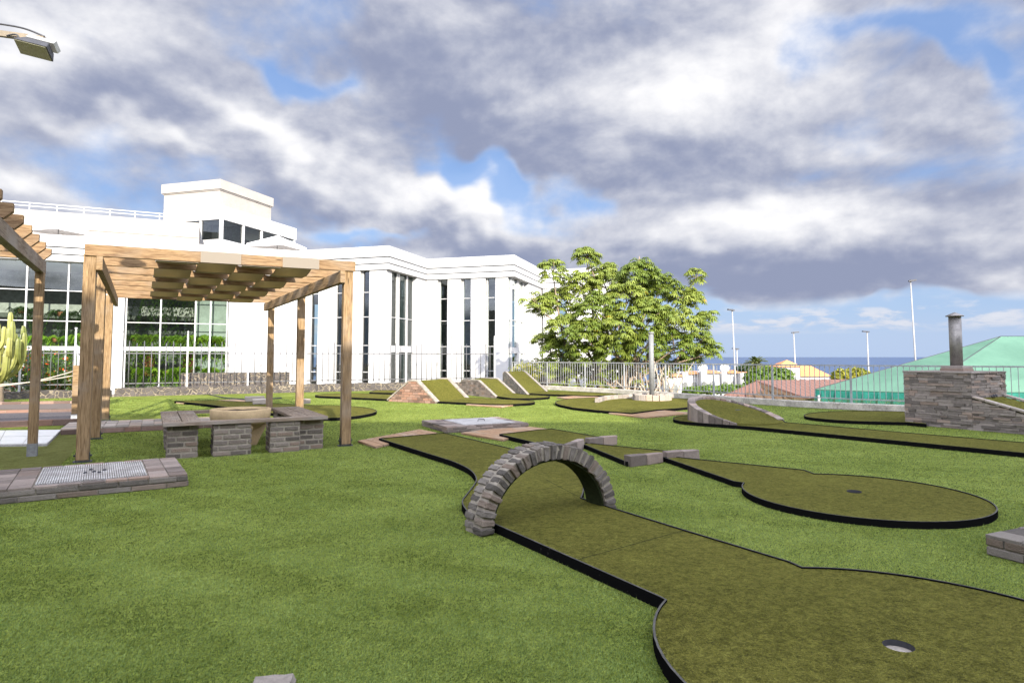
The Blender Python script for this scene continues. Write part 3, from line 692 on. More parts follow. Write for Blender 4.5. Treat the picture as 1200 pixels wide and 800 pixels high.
# terrace wall to the left of it
TW = V((-22.6, 43.5, 0)); tw = thing('terrace_building', TW, 'cream terrace storey behind the hall roof with a white handrail', 'building')
m = MB(); m.box(TW-e3*30+UP*6.0, e3*31, -nL*6, UP*4.55); obj('wall', m, 'beigewall', tw)
m = MB(); m.box(TW-e3*30+nL*.1+UP*8.95, e3*31, -nL*.1, UP*0.10); m.box(TW-e3*30+nL*.06+UP*9.5, e3*31, -nL*.06, UP*0.06); obj('moulding', m, 'beigewall', tw)
m = MB()
for z in (10.85, 11.05): m.beam(TW-e3*30-nL*.3+UP*z, TW+e3*0.5-nL*.3+UP*z, 0.05, 0.05)
for i in range(22): m.cbox(TW-e3*(i*1.45)-nL*.3+UP*10.55, e3*.05, nL*.04, UP*.48)
obj('handrail', m, 'whitemetal', tw)
m = MB()
for i in range(4): m.box(TW-e3*(1.9+i*2.0)+nL*.004+UP*7.95, e3*1.45, nL*.02, UP*0.45)
obj('window', m, 'interior', tw)
m = MB()
for i in range(4):
    for z in (8.02, 8.16, 8.30): m.box(TW-e3*(1.9+i*2.0)+nL*.026+UP*z, e3*1.45, nL*.03, UP*.055)
obj('louvre', m, 'whitewall', tw)
def parasol(c, r, hh, label):
    t = thing('parasol', c, label, 'parasol'); m = MB(); ap = V(c)+UP*hh; z0 = V(c)+UP*(hh-r*0.36)
    q = [z0+V((math.cos(a+.5)*r, math.sin(a+.5)*r, 0)) for a in (0, PI/2, PI, 1.5*PI)]
    for i in range(4):
        m.face([ap, q[i], q[(i+1) % 4]]); m.face([q[i], q[i]-UP*.22, q[(i+1) % 4]-UP*.22, q[(i+1) % 4]])
    obj('canopy', m, 'parasol', t, recalc=False); m = MB(); m.tube(c, ap-UP*.05, .035, n=8); obj('pole', m, 'whitemetal', t)
parasol(R(324, 330, 41)*1.0, 1.85, R(324, 276, 41).z-R(324, 330, 41).z, 'white square parasol on the roof right of the ribbon windows')
parasol(R(66, 330, 37), 1.5, R(66, 258, 37).z-R(66, 330, 37).z, 'pale grey parasol on the roof above the left pergola')
# stone bench block beyond the fence
m = MB(); a = FA.lerp(FB, 0.17)+V((-0.42, 0.907, 0))*0.9
m.box(a+UP*-0.45, fdir*3.65, V((-0.42, 0.907, 0))*0.7, UP*1.17); tag(obj('stone_planter', m, 'lava'), 'long grey stone planter block behind the fence below the blank white wall', 'planter')

# unseen stepped block, added behind the viewer to shade the near lawn
hb = thing('shade_block', (5, -15, 0), 'unseen stepped block added to shade the near lawn', 'building')
for x0, x1, hh in ((-34, -1.7, 8.0), (-1.7, 10.5, 9.3), (10.5, 14.5, 10.4), (14.5, 52, 12.6)):
    m = MB(); m.box((x0+.01, -9, -0.45), (x1-x0-.02, 0, 0), (0, -12, 0), (0, 0, hh+.45)); w = obj('wall', m, 'beigewall', hb)
    g = MB(); nx = max(1, int((x1-x0)/3)); nz = int(hh/3)
    for i in range(nx):
        for j in range(nz): g.box((x0+(x1-x0)*(i+.25)/nx, -8.98, 1+j*3), ((x1-x0)*.5/nx, 0, 0), (0, -.05, 0), (0, 0, 1.5))
    obj('window', g, 'interior', hb)

# ------------------------------------------------------------------ mini golf lanes
LH = 0.056
def xy(px, py, z=LH): p = P(px, py, z); return V((p.x, p.y, 0))
def arc(c, r, a0, a1, n=48): return [V((c[0]+r*math.cos(rad(a0+(a1-a0)*i/n)), c[1]+r*math.sin(rad(a0+(a1-a0)*i/n)), 0)) for i in range(n+1)]
def fill(m, loops, z):
    es = []
    for lp in loops:
        vs = [m.bm.verts.new((p.x, p.y, z)) for p in lp]
        es += [m.bm.edges.new((vs[i], vs[(i+1) % len(vs)])) for i in range(len(vs))]
    r = bmesh.ops.triangle_fill(m.bm, edges=es, use_beauty=True, normal=(0, 0, 1))
    for f in m.bm.faces:
        if f.normal.z < 0: f.normal_flip()
def rim_mesh(m, pts, z0, z1, w, edge=None, closed=True):
    n = len(pts); area = sum(pts[i].x*pts[(i+1) % n].y-pts[(i+1) % n].x*pts[i].y for i in range(n)); sg = 1 if area > 0 else -1
    outp = []
    for i, p in enumerate(pts):
        a = (p-pts[i-1]).normalized(); b = (pts[(i+1) % n]-p).normalized()
        na = V((a.y, -a.x, 0))*sg; nb = V((b.y, -b.x, 0))*sg; k = (na+nb)
        k = k.normalized() if k.length > 1e-4 else na
        outp.append(p+k*w/max(0.4, k.dot(na)))
    for i in range(n):
        j = (i+1) % n
        for tgt, quads in ((m, ((outp[i], z0, outp[j], z0, outp[j], z1, outp[i], z1), (pts[j], z0, pts[i], z0, pts[i], z1, pts[j], z1))), (edge or m, ((outp[i], z1, outp[j], z1, pts[j], z1, pts[i], z1),))):
            for q in quads: tgt.face([q[0]+UP*q[1], q[2]+UP*q[3], q[4]+UP*q[5], q[6]+UP*q[7]], 0.5)
def lane(label, loops, hole=None, extra=None, h=LH, group='minigolf lanes on the lawn', name='minigolf_lane'):
    base = loops[0][0]; t = thing(name, (base.x, base.y, 0), label, 'golf lane', group)
    for li, lp in enumerate(loops):
        n = len(lp); lp = [p for i, p in enumerate(lp) if (p-lp[i-1]).length > 0.004]
        inner = []
        hh = h-0.004*li
        if hole and hole[1] == li: inner = [arc(hole[0], 0.062, 0, 360, 24)[:-1]]
        m = MB(); fill(m, [lp]+inner, hh); obj('turf', m, 'olive', t, recalc=False)
        m = MB(); e = MB(); rim_mesh(m, lp, 0.0, hh+0.010, 0.011, e); rm = obj('rim', m, 'rim', t, recalc=True)
        obj('rim_edge', e, 'rim_edge', rm)
    if hole:
        m = MB(); c = V((hole[0][0], hole[0][1], 0)); m.lathe(c, [(0.062, h), (0.060, 0.006)], 24); cu = obj('cup', m, 'darkmetal', t, recalc=False)  # shade inside the hole is put into the dark wall colour
        m = MB(); m.lathe(c, [(0.061, 0.030), (0.03, 0.033), (0.001, 0.033)], 24); obj('cup_bottom', m, 'coping' if hole[0][0] < 2 else 'darkmetal', cu, recalc=False)
    return t
# the near lane, under the arch, ending in the big round green
cm = (1.70, 2.78); rm_ = 1.07
left = [xy(445, 514), xy(490, 528)]+crom([xy(530, 540.5), xy(545, 547), xy(554, 553), xy(559, 561.5), xy(556, 569), xy(548, 579.5), xy(543, 586.5), xy(543.5, 592), xy(549, 599.5), xy(560, 604.5), xy(579.5, 614)], 5)+[xy(670, 654), xy(774, 700)]
right = [xy(924, 659), xy(800, 621.5)]+[xy(721, 597)]+crom([xy(680, 584), xy(683, 573), xy(679.5, 560), xy(669, 547), xy(647.5, 539), xy(599, 526)], 6)+[xy(527, 509), xy(519.5, 507.5)]
p0 = left[-1]; p1 = right[0]
a0 = math.degrees(math.atan2(p0.y-cm[1], p0.x-cm[0])); a1 = math.degrees(math.atan2(p1.y-cm[1], p1.x-cm[0]))+360
hole1 = xy(1053, 756)
near_lane = lane('long olive golf lane running under the stone arch to a big round green', [left+arc(cm, rm_, a0+1.5, a1-1.5, 60)+right], ((hole1.x, hole1.y), 0))
for (a, b) in (((530, 541), (606, 534)), ((640, 562), (682, 584)), ((556, 586), (681, 566)), ((676, 656), (800, 621.8))):
    p, q = xy(*a), xy(*b); p.z = q.z = LH+.0025; d = (q-p).normalized(); n_ = V((-d.y, d.x, 0))*.0028; m = MB(); m.face([p-n_, q-n_, q+n_, p+n_]); obj('seam', m, 'lining', near_lane)
# second lane: a rectangle, a triangle, then a tapering neck and round green
c2 = (3.17, 5.93); r2 = 1.0
A_ = [xy(586, 509), xy(662, 527), xy(684, 519.3), xy(721, 515.5), xy(646.5, 502.5), xy(629, 504)]
B_ = [xy(683, 520), xy(735, 541), xy(776, 536), xy(817, 532), xy(686, 518.8)]
q0 = xy(861, 563.5); q1 = xy(941, 550)
a0 = math.degrees(math.atan2(q0.y-c2[1], q0.x-c2[0])); a1 = math.degrees(math.atan2(q1.y-c2[1], q1.x-c2[0]))+(360 if math.atan2(q1.y-c2[1], q1.x-c2[0]) < math.atan2(q0.y-c2[1], q0.x-c2[0]) else 0)
C_ = [xy(777, 535)]+[q0]+arc(c2, r2, a0+1, a1-1, 56)+[q1, xy(779, 533.8)]
hole2 = xy(1001, 575)
lane('olive golf lane stepping past four stone blocks to a round green with a dark hole', [A_, B_, C_], ((hole2.x, hole2.y), 2))
def block(a, b, w, h, label, mt='paver', name='stone_block', cat='stone block', group='stone blocks across the stepped lane', nn=1):
    d = (b-a); L = d.length; d = d.normalized(); n_ = V((-d.y, d.x, 0)); m = MB()
    k = max(1, int(round(L/0.3)))
    for i in range(k): m.box(a+d*(L*i/k+.003)-n_*w/2, d*(L/k-.006), n_*w, UP*(h+random.uniform(-.006, .006)))
    m.jitter(0.006); return tag(obj(name, m, mt, bevel=0.01), label, cat, group)
block(xy(663, 527), xy(681, 520.4), 0.11, 0.135, 'stone block right behind the crown of the arch')
block(xy(688, 519.0), xy(721, 516), 0.11, 0.13, 'flat stone block on the far side of the first gap in the stepped lane')
block(xy(735, 541), xy(774, 536.2), 0.11, 0.13, 'stone block at the near corner of the triangular lane section')
block(xy(779, 535.2), xy(817, 532.5), 0.11, 0.13, 'stone block at the far corner of the triangular lane section')
# third lane along the right, with the banked half ring
far = [xy(1200, 518.7), xy(1060, 507), xy(920, 494.9)]; s_far = (far[0]-far[2]).normalized()
near = [xy(880, 500), xy(1040, 515.5), xy(1200, 531)]; s_near = (near[2]-near[0]).normalized()
lane3 = near+[near[2]+s_near*3.5, far[0]+s_far*3.5]+far+crom([xy(917, 492.2), xy(890, 488.6), xy(850, 486.4), xy(812, 486.6), xy(795, 488), xy(789.5, 491), xy(800, 493.8), xy(830, 496.5)], 5)
lane('long straight olive lane on the right with a banked stone half ring at its end', [lane3])
def banked_ring():
    c = V((4.42, 12.62, 0)); r = 0.80; up_dir = math.radians(128); N = 30
    a_start, a_end = math.radians(128-122), math.radians(128+122)
    t = thing('banked_turn', c, 'half ring of stone with a tilted turf bank inside, on the long right lane', 'golf obstacle')
    m = MB(); inner = []
    hmax = 0.40
    def hh(a): return LH+0.02+hmax*(math.cos(a-up_dir)+0.55)/1.55 if math.cos(a-up_dir) > -0.55 else LH+0.02
    for i in range(N):
        a, b = a_start+(a_end-a_start)*i/N, a_start+(a_end-a_start)*(i+1)/N
        g = (b-a)*0.03; pa = [c+V((math.cos(x)*q, math.sin(x)*q, 0)) for x in (a+g, b-g) for q in (r, r+.15)]
        for w0, w1, zz in ((0, 1, 1),):
            m.hexa([pa[0], pa[1], pa[3], pa[2], pa[0]+UP*hh(a), pa[1]+UP*(hh(a)+.01), pa[3]+UP*(hh(b)+.01), pa[2]+UP*hh(b)])
    m.jitter(0.006); obj('stone_ring', m, 'paver', t, bevel=0.008)
    m = MB(); cc = m.bm.verts.new(c+UP*(LH+.02+hmax*.55/1.55*0.9)); pr = None
    for i in range(73):
        a = math.radians(i*5); zz = LH+.012+max(0, hmax*(math.cos(a-up_dir)+0.55)/1.55)*0.9
        rr = r if a_start <= a <= a_end or a_start <= a+2*PI <= a_end else r*1.0
        v = m.bm.verts.new(c+V((math.cos(a)*rr, math.sin(a)*rr, zz)))
        if pr: m.bm.faces.new((cc, pr, v)).smooth = True
        pr = v
    obj('turf', m, 'olive', t)
    m = MB(); m.lathe(c+UP*(LH+.05+hmax*.5/1.55), [(0.055, 0.03), (0.045, .035), (0.001, .02)], 16); obj('cup', m, 'darkmetal', t)
banked_ring()
# lane in front of the railing on the right
l4 = crom([xy(1062, 495), xy(1000, 493.3), xy(965, 491), xy(944, 488), xy(948, 484.6), xy(975, 482.2), xy(1020, 481.5), xy(1062, 482.6)], 6)
lane('round-ended olive lane between the railing kerb and the brick chimney block', [l4+[xy(1085, 484), xy(1085, 497)]])
# lane with the pole
l5 = [xy(740, 484), xy(700, 480.8)]+crom([xy(672, 477.8), xy(655, 474), xy(652, 470.5), xy(668, 467.3), xy(700, 465.8), xy(745, 465.5), xy(800, 467.0), xy(822, 470.5), xy(818, 475.5), xy(795, 478.3)], 6)+[xy(770, 480)]
lane('wide rounded olive lane around the grey pole and its stone ring', [l5])
def curb_arc(pts, w, z0, z1, label, name='stone_curb', mt='palestone', hs=None):
    m = MB()
    for i in range(len(pts)-1):
        a, b = pts[i], pts[i+1]; d = (b-a).normalized(); n_ = V((-d.y, d.x, 0))*w
        ha = z1 if hs is None else hs[i]; hb = z1 if hs is None else hs[i+1]
        m.hexa([a+UP*z0, b-d*.006+UP*z0, b-d*.006+n_+UP*z0, a+n_+UP*z0, a+UP*ha, b-d*.006+UP*hb, b-d*.006+n_+UP*hb, a+n_+UP*ha])
    m.jitter(0.006); return tag(obj(name, m, mt, bevel=0.008), label, 'kerb stones')
ca = crom([P(702, 471.5, LH), P(712, 468.6, LH), P(730, 466.8, LH), P(760, 466.2, LH), P(790, 466.3, LH)], 4)
curb_arc([V((p.x, p.y, 0)) for p in ca], 0.12, 0.0, 0.17, 'low pale stone curve on the lane left of the grey pole')
pc = P(764, 470.5, 0)
m = MB(); N = 18
for i in range(N):
    a, b = 2*PI*i/N, 2*PI*(i+.93)/N; q = [pc+V((math.cos(x)*r_, math.sin(x)*r_, 0)) for x in (a, b) for r_ in (0.40, 0.56)]
    hz = 0.22+random.uniform(-.015, .015); m.hexa([q[0], q[1], q[3], q[2], q[0]+UP*hz, q[1]+UP*hz, q[3]+UP*hz, q[2]+UP*hz])
m.jitter(.01); ringt = thing('stone_ring', pc, 'ring of pale stones around the foot of the grey pole', 'stone ring'); obj('stones', m, 'palestone', ringt, bevel=0.012)
m = MB(); m.lathe(pc, [(0.41, 0.12), (0.001, 0.14)], 24); obj('fill', m, 'soil', ringt)
m = MB(); top = R(764, 391, pc.y).z; m.tube(pc+UP*0.1, pc+UP*top, 0.072, n=16); m.tube(pc+UP*top, pc+UP*(top+.05), 0.085, n=16)
lp_ = thing('steel_pole', pc, 'plain grey steel pole with a capped top in front of the tree', 'pole'); obj('pole', m, 'galv', lp_)

# ramps on the far lanes -------------------------------------------------
def brick_face(m, quadf, rows, ln, hrow):
    pass
def hump(label, p_left, p_right, ap0, ap1, hz, width, wdir, mt, lane_rect=None):
    """wall-sided hump: profile left foot - apex - right foot, extruded along wdir"""
    t = thing('ramp', p_right, label, 'golf ramp', None); d = (p_right-p_left); L = d.length; d = d.normalized(); w = wdir.normalized()
    A0 = p_left+d*L*ap0; A1 = p_left+d*L*ap1
    prof = [(p_left, 0.02), (A0, hz), (A1, hz), (p_right, 0.02)]
    for nm, off in (('side_wall', 0.0), ('side_wall', width+0.16)):
        m = MB(); o = w*off; th_ = 0.16
        # courses of brick clipped to the profile
        hb = 0.075; z = 0.0; row = 0
        while z < hz-0.01:
            z1 = min(hz, z+hb)
            zl = 0.5*(z+z1); xa = L*ap0*zl/hz; xb = L-(L-L*ap1)*zl/hz
            s = xa-random.random()*0.1; first = True
            while s < xb-0.02:
                e = min(xb, s+0.2); s0 = max(s, xa)
                if e-s0 > 0.03: m.box(p_left+d*(s0+.006)+o+UP*(z+.006)-w*random.uniform(0, .012), d*(e-s0-.012), w*th_, UP*(z1-z-.012))
                s = e
            z = z1; row += 1
        obj(nm, m, mt, t)
        m = MB(); q = p_left+o+w*.012
        m.hexa([q, p_right+o+w*.012, p_right+o+w*(th_-.012), q+w*(th_-.024), A0+o+w*.012+UP*(hz-.005), A1+o+w*.012+UP*(hz-.005), A1+o+w*(th_-.012)+UP*(hz-.005), A0+o+w*(th_-.012)+UP*(hz-.005)])
        obj('mortar', m, 'mortar', t)
        m = MB()
        for (a, za), (b, zb) in zip(prof, prof[1:]):
            if (b-a).length < 0.05: continue
            k = max(1, int((b-a).length/0.24)); dn = ((b+UP*zb)-(a+UP*za)).normalized(); nu = w.cross(dn); nu = -nu if nu.z < 0 else nu
            for i in range(k):
                u = (a+UP*za).lerp(b+UP*zb, i/k); v = (a+UP*za).lerp(b+UP*zb, (i+1)/k)
                m.box(u+o-w*.015+dn*.004+nu*.002, (v-u)-dn*.008, w*(th_+.03), nu*0.045)
        obj('coping', m, 'coping', t, bevel=.006)
    m = MB()
    for (a, za), (b, zb) in zip(prof, prof[1:]):
        m.face([a+w*.16+UP*(za+.008), b+w*.16+UP*(zb+.008), b+w*(width+.16)+UP*(zb+.008), a+w*(width+.16)+UP*(za+.008)])
    obj('turf', m, 'olive', t)
    return t
w1 = V((0.37, 0.93, 0)).normalized()
hp1 = (P(454, 470.3), P(511, 473)); hump('ramp with a red brick triangular side at the left of the far ramps', hp1[0], hp1[1], 0.46, 0.60, 0.60, 1.75, w1, 'redbrick')
hp2 = (P(531, 461), P(581, 466.7)); hump('middle ramp with a flat-topped stone side between the two taller ramps', hp2[0], hp2[1], 0.25, 0.62, 0.50, 1.75, V((0.30, 0.95, 0)), 'paver')
hp3 = (P(590, 456.5), P(618, 463.5)); hump('tallest ramp with pale stone side walls below the yellow shrub', hp3[0], hp3[1], 0.02, 0.10, 0.70, 1.6, V((0.42, 0.91, 0)), 'palestone')
def strip_lane(label, a, b, w, wd, round_end=True):
    wd = wd.normalized(); lp = [a, b]
    if round_end:
        d = (b-a).normalized(); c = b+wd*w*.5; a0 = math.degrees(math.atan2(-wd.y, -wd.x)); lp = [a]+arc((c.x, c.y), w*.5, a0, a0+180, 16)
    lp += [a+wd*w]; lane(label, [lp])
d1 = (hp1[1]-hp1[0]).normalized()
strip_lane('sunlit lane at the foot of the red brick ramp', hp1[1]-d1*.1+w1*.1, hp1[1]+d1*1.75, 1.8, w1)
strip_lane('sunlit lane leading up to the red brick ramp from the left', hp1[0]+d1*.1+w1*1.9, hp1[0]-d1*2.6+w1*1.9, -1.8*-1 if False else 1.8, -w1)
d2 = (hp2[1]-hp2[0]).normalized()
strip_lane('short sunlit lane at the foot of the middle ramp', hp2[1]-d2*.1+V((.03, .09, 0)), hp2[1]+d2*1.0, 1.8, V((0.30, 0.95, 0)))
d3 = (hp3[1]-hp3[0]).normalized()
strip_lane('sunlit lane running right from the tallest ramp', hp3[1]-d3*.1+V((.04, .09, 0)), hp3[1]+V((.9, -.43, 0))*2.0, 1.7, V((0.42, 0.91, 0)))
# far left lanes
lane('small distant lane left of the middle ramp beside the lava wall', [[xy(433, 459.8), xy(465, 460.6), xy(480, 457.5), xy(440, 457.2)]])
c6 = crom([xy(340, 487), xy(368, 489.6), xy(400, 489.3), xy(428, 486), xy(441, 481.8), xy(430, 478), xy(400, 475.4), xy(362, 474.8)], 6)
lane('round sunlit lane end between the pergola posts beside the table', [c6+[xy(250, 469), xy(205, 470), xy(240, 473.5)]])
for (a, b, lb) in ((P(288, 470.5, LH), P(310, 469.8, LH), 'small stone on the shaded lane behind the table, far one'), (P(296, 474, LH), P(318, 473.4, LH), 'small stone on the shaded lane behind the table, near one'), (P(352, 473.8, LH), P(364, 473.2, LH), 'small pale stone by the middle right pergola post')):
    m = MB(); d = b-a; m.box(V((a.x, a.y, LH+.002)), d, V((-d.y, d.x, 0)).normalized()*.3, UP*.13); m.jitter(.012); tag(obj('stone_block', m, 'palestone', bevel=.015), lb, 'stone block')

# timber mats
def mat_deck(pts, label, nb=9, mt='deck_wood'):
    p = [P(a, b, 0.035) for a, b in pts]; t = thing('timber_mat', (p[0].x, p[0].y, 0), label, 'timber mat', 'flat timber tee mats'); m = MB()
    for i in range(nb):
        u, v = (i+.04)/nb, (i+.96)/nb; q = [p[0].lerp(p[3], u), p[1].lerp(p[2], u), p[1].lerp(p[2], v), p[0].lerp(p[3], v)]
        ex = (q[1]-q[0]).normalized()*random.uniform(-.02, .02)
        m.hexa([V((k.x, k.y, .006))+(ex if j in (1, 2) else V((0, 0, 0))) for j, k in enumerate(q)]+[V((k.x, k.y, .035))+(ex if j in (1, 2) else V((0, 0, 0))) for j, k in enumerate(q)], None, q[1]-q[0])
    obj('planks', m, mt, t); return t
mat_deck([(419, 516), (440, 523), (512, 506.5), (492, 502.5)], 'timber mat at the far left corner of the near lane')
mat_deck([(540, 506.5), (589, 514.7), (645, 502.5), (610, 498.3)], 'timber mat between the manhole slab and the stepped lane')
mat_deck([(546, 473.5), (587, 476.3), (624, 471.3), (585, 468.8)], 'timber mat in front of the three far ramps')
mat_deck([(713, 483.5), (755, 488.6), (813, 483.3), (769, 479.6)], 'timber mat at the near edge of the lane with the pole')
mat_deck([(652, 465.0), (671, 467.6), (705, 465.3), (688, 462.6)], 'small timber mat right of the tallest ramp')
mat_deck([(206, 471.2), (232, 473.6), (300, 469.6), (275, 467.6)], 'timber mat on the far lawn behind the table')

# ------------------------------------------------------------------ stone arch over the near lane
def stone_arch():
    A0 = V((-0.225, 4.70, 0)); A1 = V((0.884, 5.478, 0)); c = (A0+A1)/2; u = (A1-A0).normalized(); dv = V((-u.y, u.x, 0)); a = (A1-A0).length/2; r = 0.605; tk = 0.108; dp = 0.24
    t = thing('stone_arch', c, 'small rustic stone arch straddling the near lane', 'stone arch')
    N = 29; st = MB(); mo = MB()
    def pt(f, off, s): # f angle, off inset, s depth
        return c+u*(math.cos(f)*(a-off))+UP*(math.sin(f)*(r-off))+dv*s
    angs = [PI*i/N for i in range(N+1)]
    cuts = [dp*0.46, dp]
    for i in range(N):
        for row in (0, 1):
            f0, f1 = angs[i], angs[i+1]
            if row: sh = (f1-f0)*0.35; f0, f1 = max(0, f0-sh), f1-sh
            g = 0.12*(f1-f0)+0.005; s0 = (0 if row == 0 else dp*0.52); s1 = (dp*0.46 if row == 0 else dp)
            if random.random() < .3 and row == 0: s1 *= 0.9
            pr = random.uniform(-.006, .008); fo_ = random.uniform(-.010, .012) if row == 0 else 0; inn = random.uniform(-.01, .012)
            q = [pt(f0+g, -pr, s0-fo_), pt(f1-g, -pr+random.uniform(-.006, .006), s0-fo_), pt(f1-g, tk+inn, s0-fo_+.004), pt(f0+g, tk+inn, s0-fo_+.004), pt(f0+g, -pr, s1), pt(f1-g, -pr, s1), pt(f1-g, tk+inn, s1), pt(f0+g, tk+inn, s1)]
            vs = st.hexa(q)
    # roughen: subdivide each stone and push it about
    bmesh.ops.recalc_face_normals(st.bm, faces=st.bm.faces[:])
    bmesh.ops.bevel(st.bm, geom=st.bm.edges[:], offset=0.005, segments=1, affect='EDGES', profile=0.6)
    bmesh.ops.subdivide_edges(st.bm, edges=[e for e in st.bm.edges if e.calc_length() > 0.03], cuts=2, use_grid_fill=True)
    from mathutils import noise as mn
    for v in st.bm.verts: v.co += mn.noise_vector(v.co*25)*0.006+mn.noise_vector(v.co*80)*0.0035
    obj('stones', st, 'basalt', t, recalc=False)
    for i in range(N*2):
        f0, f1 = PI*i/(2*N), PI*(i+1)/(2*N)
        mo.hexa([pt(f0, .010, .009), pt(f1, .010, .009), pt(f1, tk-.002, .016), pt(f0, tk-.002, .016), pt(f0, .010, dp-.010), pt(f1, .010, dp-.010), pt(f1, tk-.002, dp-.012), pt(f0, tk-.002, dp-.012)])
    obj('mortar', mo, 'mortar', t)
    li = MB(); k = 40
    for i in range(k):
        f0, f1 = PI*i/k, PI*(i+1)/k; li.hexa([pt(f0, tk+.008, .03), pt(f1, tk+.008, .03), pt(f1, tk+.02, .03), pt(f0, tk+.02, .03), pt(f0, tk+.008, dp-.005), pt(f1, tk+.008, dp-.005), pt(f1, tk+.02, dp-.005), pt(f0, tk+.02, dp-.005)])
    obj('lining', li, 'lining', t)  # dark turf shell; shade under the arch is put into its colour
stone_arch()

# ------------------------------------------------------------------ brick platforms
def courses(m, a, b, n_, z0, z1, rows, ln, th_=0.11, gap=0.010, jit=0.004):
    d = (b-a); L = d.length; d = d.normalized(); h = (z1-z0)/rows
    for r_ in range(rows):
        s = -ln*(0.5 if r_ % 2 else 0.0)-random.random()*.04
        while s < L:
            e = s+ln*random.uniform(.85, 1.15); x0, x1 = max(0, s), min(L, e)
            if x1-x0 > .035: m.box(a+d*(x0+gap/2)+UP*(z0+h*r_+gap/2)+n_*random.uniform(-jit, jit*2), d*(x1-x0-gap), -n_*th_, UP*(h-gap))
            s = e
def brick_platform(name, label, cat, c0, dx, dy, h, top='pavers', inset=None, mt='basalt', topmt='paver', rows=2, ln=0.28, topw=0.17):
    """c0 = near corner, dx/dy = edge vectors"""
    t = thing(name, c0, label, cat); m = MB(); nx, ny = dx.normalized(), dy.normalized()
    hs = h-0.03
    courses(m, c0, c0+dx, -ny, 0, h-.012, rows, ln); courses(m, c0+dx, c0+dx+dy, nx, 0, h-.012, rows, ln)
    courses(m, c0+dy, c0, -nx, 0, h-.012, rows, ln); courses(m, c0+dx+dy, c0+dy, ny, 0, h-.012, rows, ln)
    m.jitter(.002); obj('bricks', m, mt, t, bevel=.006)
    m = MB(); m.box(c0+(nx+ny)*.012, dx-nx*.024, dy-ny*.024, UP*(h-.009)); obj('mortar', m, 'mortar', t)
    if top == 'border':
        m = MB(); ix0, ix1, iy0, iy1 = inset
        def tiles(o, a, b, k):
            for i in range(k): m.box(o+a*(i/k)+a.normalized()*.004+UP*(h-.02), a/k-a.normalized()*.008, b-b.normalized()*.008, UP*(.024+random.uniform(-.003, .003)))
        X, Y = dx.length, dy.length
        kx = lambda l: max(1, int(l/.17))
        for (xa, xb, ya, yb, along) in ((0, ix0, 0, Y, 'y'), (ix1, X, 0, Y, 'y'), (ix0, ix1, 0, iy0, 'x'), (ix0, ix1, iy1, Y, 'x')):
            if xb-xa < .03 or yb-ya < .03: continue
            nrow = max(1, int(round(((xb-xa) if along == 'y' else (yb-ya))/.2)))
            for r_ in range(nrow):
                if along == 'y': w = (xb-xa)/nrow; tiles(c0+nx*(xa+w*r_)+ny*ya, ny*(yb-ya), nx*w, kx(yb-ya))
                else: w = (yb-ya)/nrow; tiles(c0+nx*xa+ny*(ya+w*r_), nx*(xb-xa), ny*w, kx(xb-xa))
        obj('pavers', m, topmt, t, bevel=.004)
    return t
# grated platform front left
g0 = V((-4.62, 5.65, 0)); gx = V((.84, .542, 0)); gy = V((-.542, .84, 0))
gp = brick_platform('brick_platform', 'low brick platform with a metal grating set in its top at the lower left', 'platform', g0, gx*1.62, gy*1.28, .125, 'border', (0.36, 1.28, .10, 1.16))
m = MB(); o = g0+gx*.37+gy*.11+UP*.119; LX, LY = .90, 1.04
for i in range(46): m.box(o+gx*(LX*i/46), gx*(LX/46*.62), gy*LY, UP*.016, .5)
for j in range(8): m.box(o+gy*(LY*j/8)+UP*-.004, gx*LX, gy*.012, UP*.012, .5)
obj('grating', m, 'grate', gp); m = MB(); m.box(o-UP*.008, gx*LX, gy*LY, UP*.003); obj('pit', m, 'soil', gp)
m = MB()
for k in ((.5, .45), (.47, .6), (.55, .38), (.6, .5), (.42, .42)): m.tube(o+gx*(LX*k[0])+gy*(LY*k[1])+UP*.016, o+gx*(LX*k[0])+gy*(LY*k[1])+UP*.03, .02, .012, 7)
obj('latch', m, 'darkmetal', gp)
# manhole slab mid
s0 = V((-1.11, 11.0, 0)); mp_ = brick_platform('manhole_slab', 'low brick slab with a pale concrete manhole cover in its top', 'manhole slab', s0, ax_a*1.58, ax_b*1.32, .105, 'border', (.38, 1.40, .14, 1.18), mt='paver', ln=.26)
m = MB(); m.box(s0+ax_a*.39+ax_b*.15+UP*.09, ax_a*1.0, ax_b*1.02, UP*.024); obj('cover', m, 'concrete', mp_, bevel=.004)
m = MB(); cpt = s0+ax_a*.85+ax_b*.62+UP*.114; m.path([cpt, cpt+UP*.03, cpt+ax_a*.13+UP*.03, cpt+ax_a*.13], .008, 6); obj('handle', m, 'darkmetal', mp_)
# right edge block
r0 = P(1155, 649.5); rb_ = brick_platform('brick_platform', 'low grey brick platform cut by the right edge of the picture', 'platform', r0, V((.42, -.907, 0))*1.1, V((.907, .42, 0))*1.3, .13, 'border', (0.42, .5, .4, .5), ln=.26, topmt='basalt')
# bottom stone
m = MB(); q = P(327, 803); m.box(q+V((-.07, -.16, -.0)), V((.15, .035, 0)), V((-.03, .16, 0)), UP*.035); m.jitter(.008)
bmesh.ops.subdivide_edges(m.bm, edges=m.bm.edges[:], cuts=3, use_grid_fill=True); m.jitter(.003); tag(obj('stone_block', m, 'palestone', bevel=.006), 'rough pale stone lying on the grass at the bottom edge', 'stone')
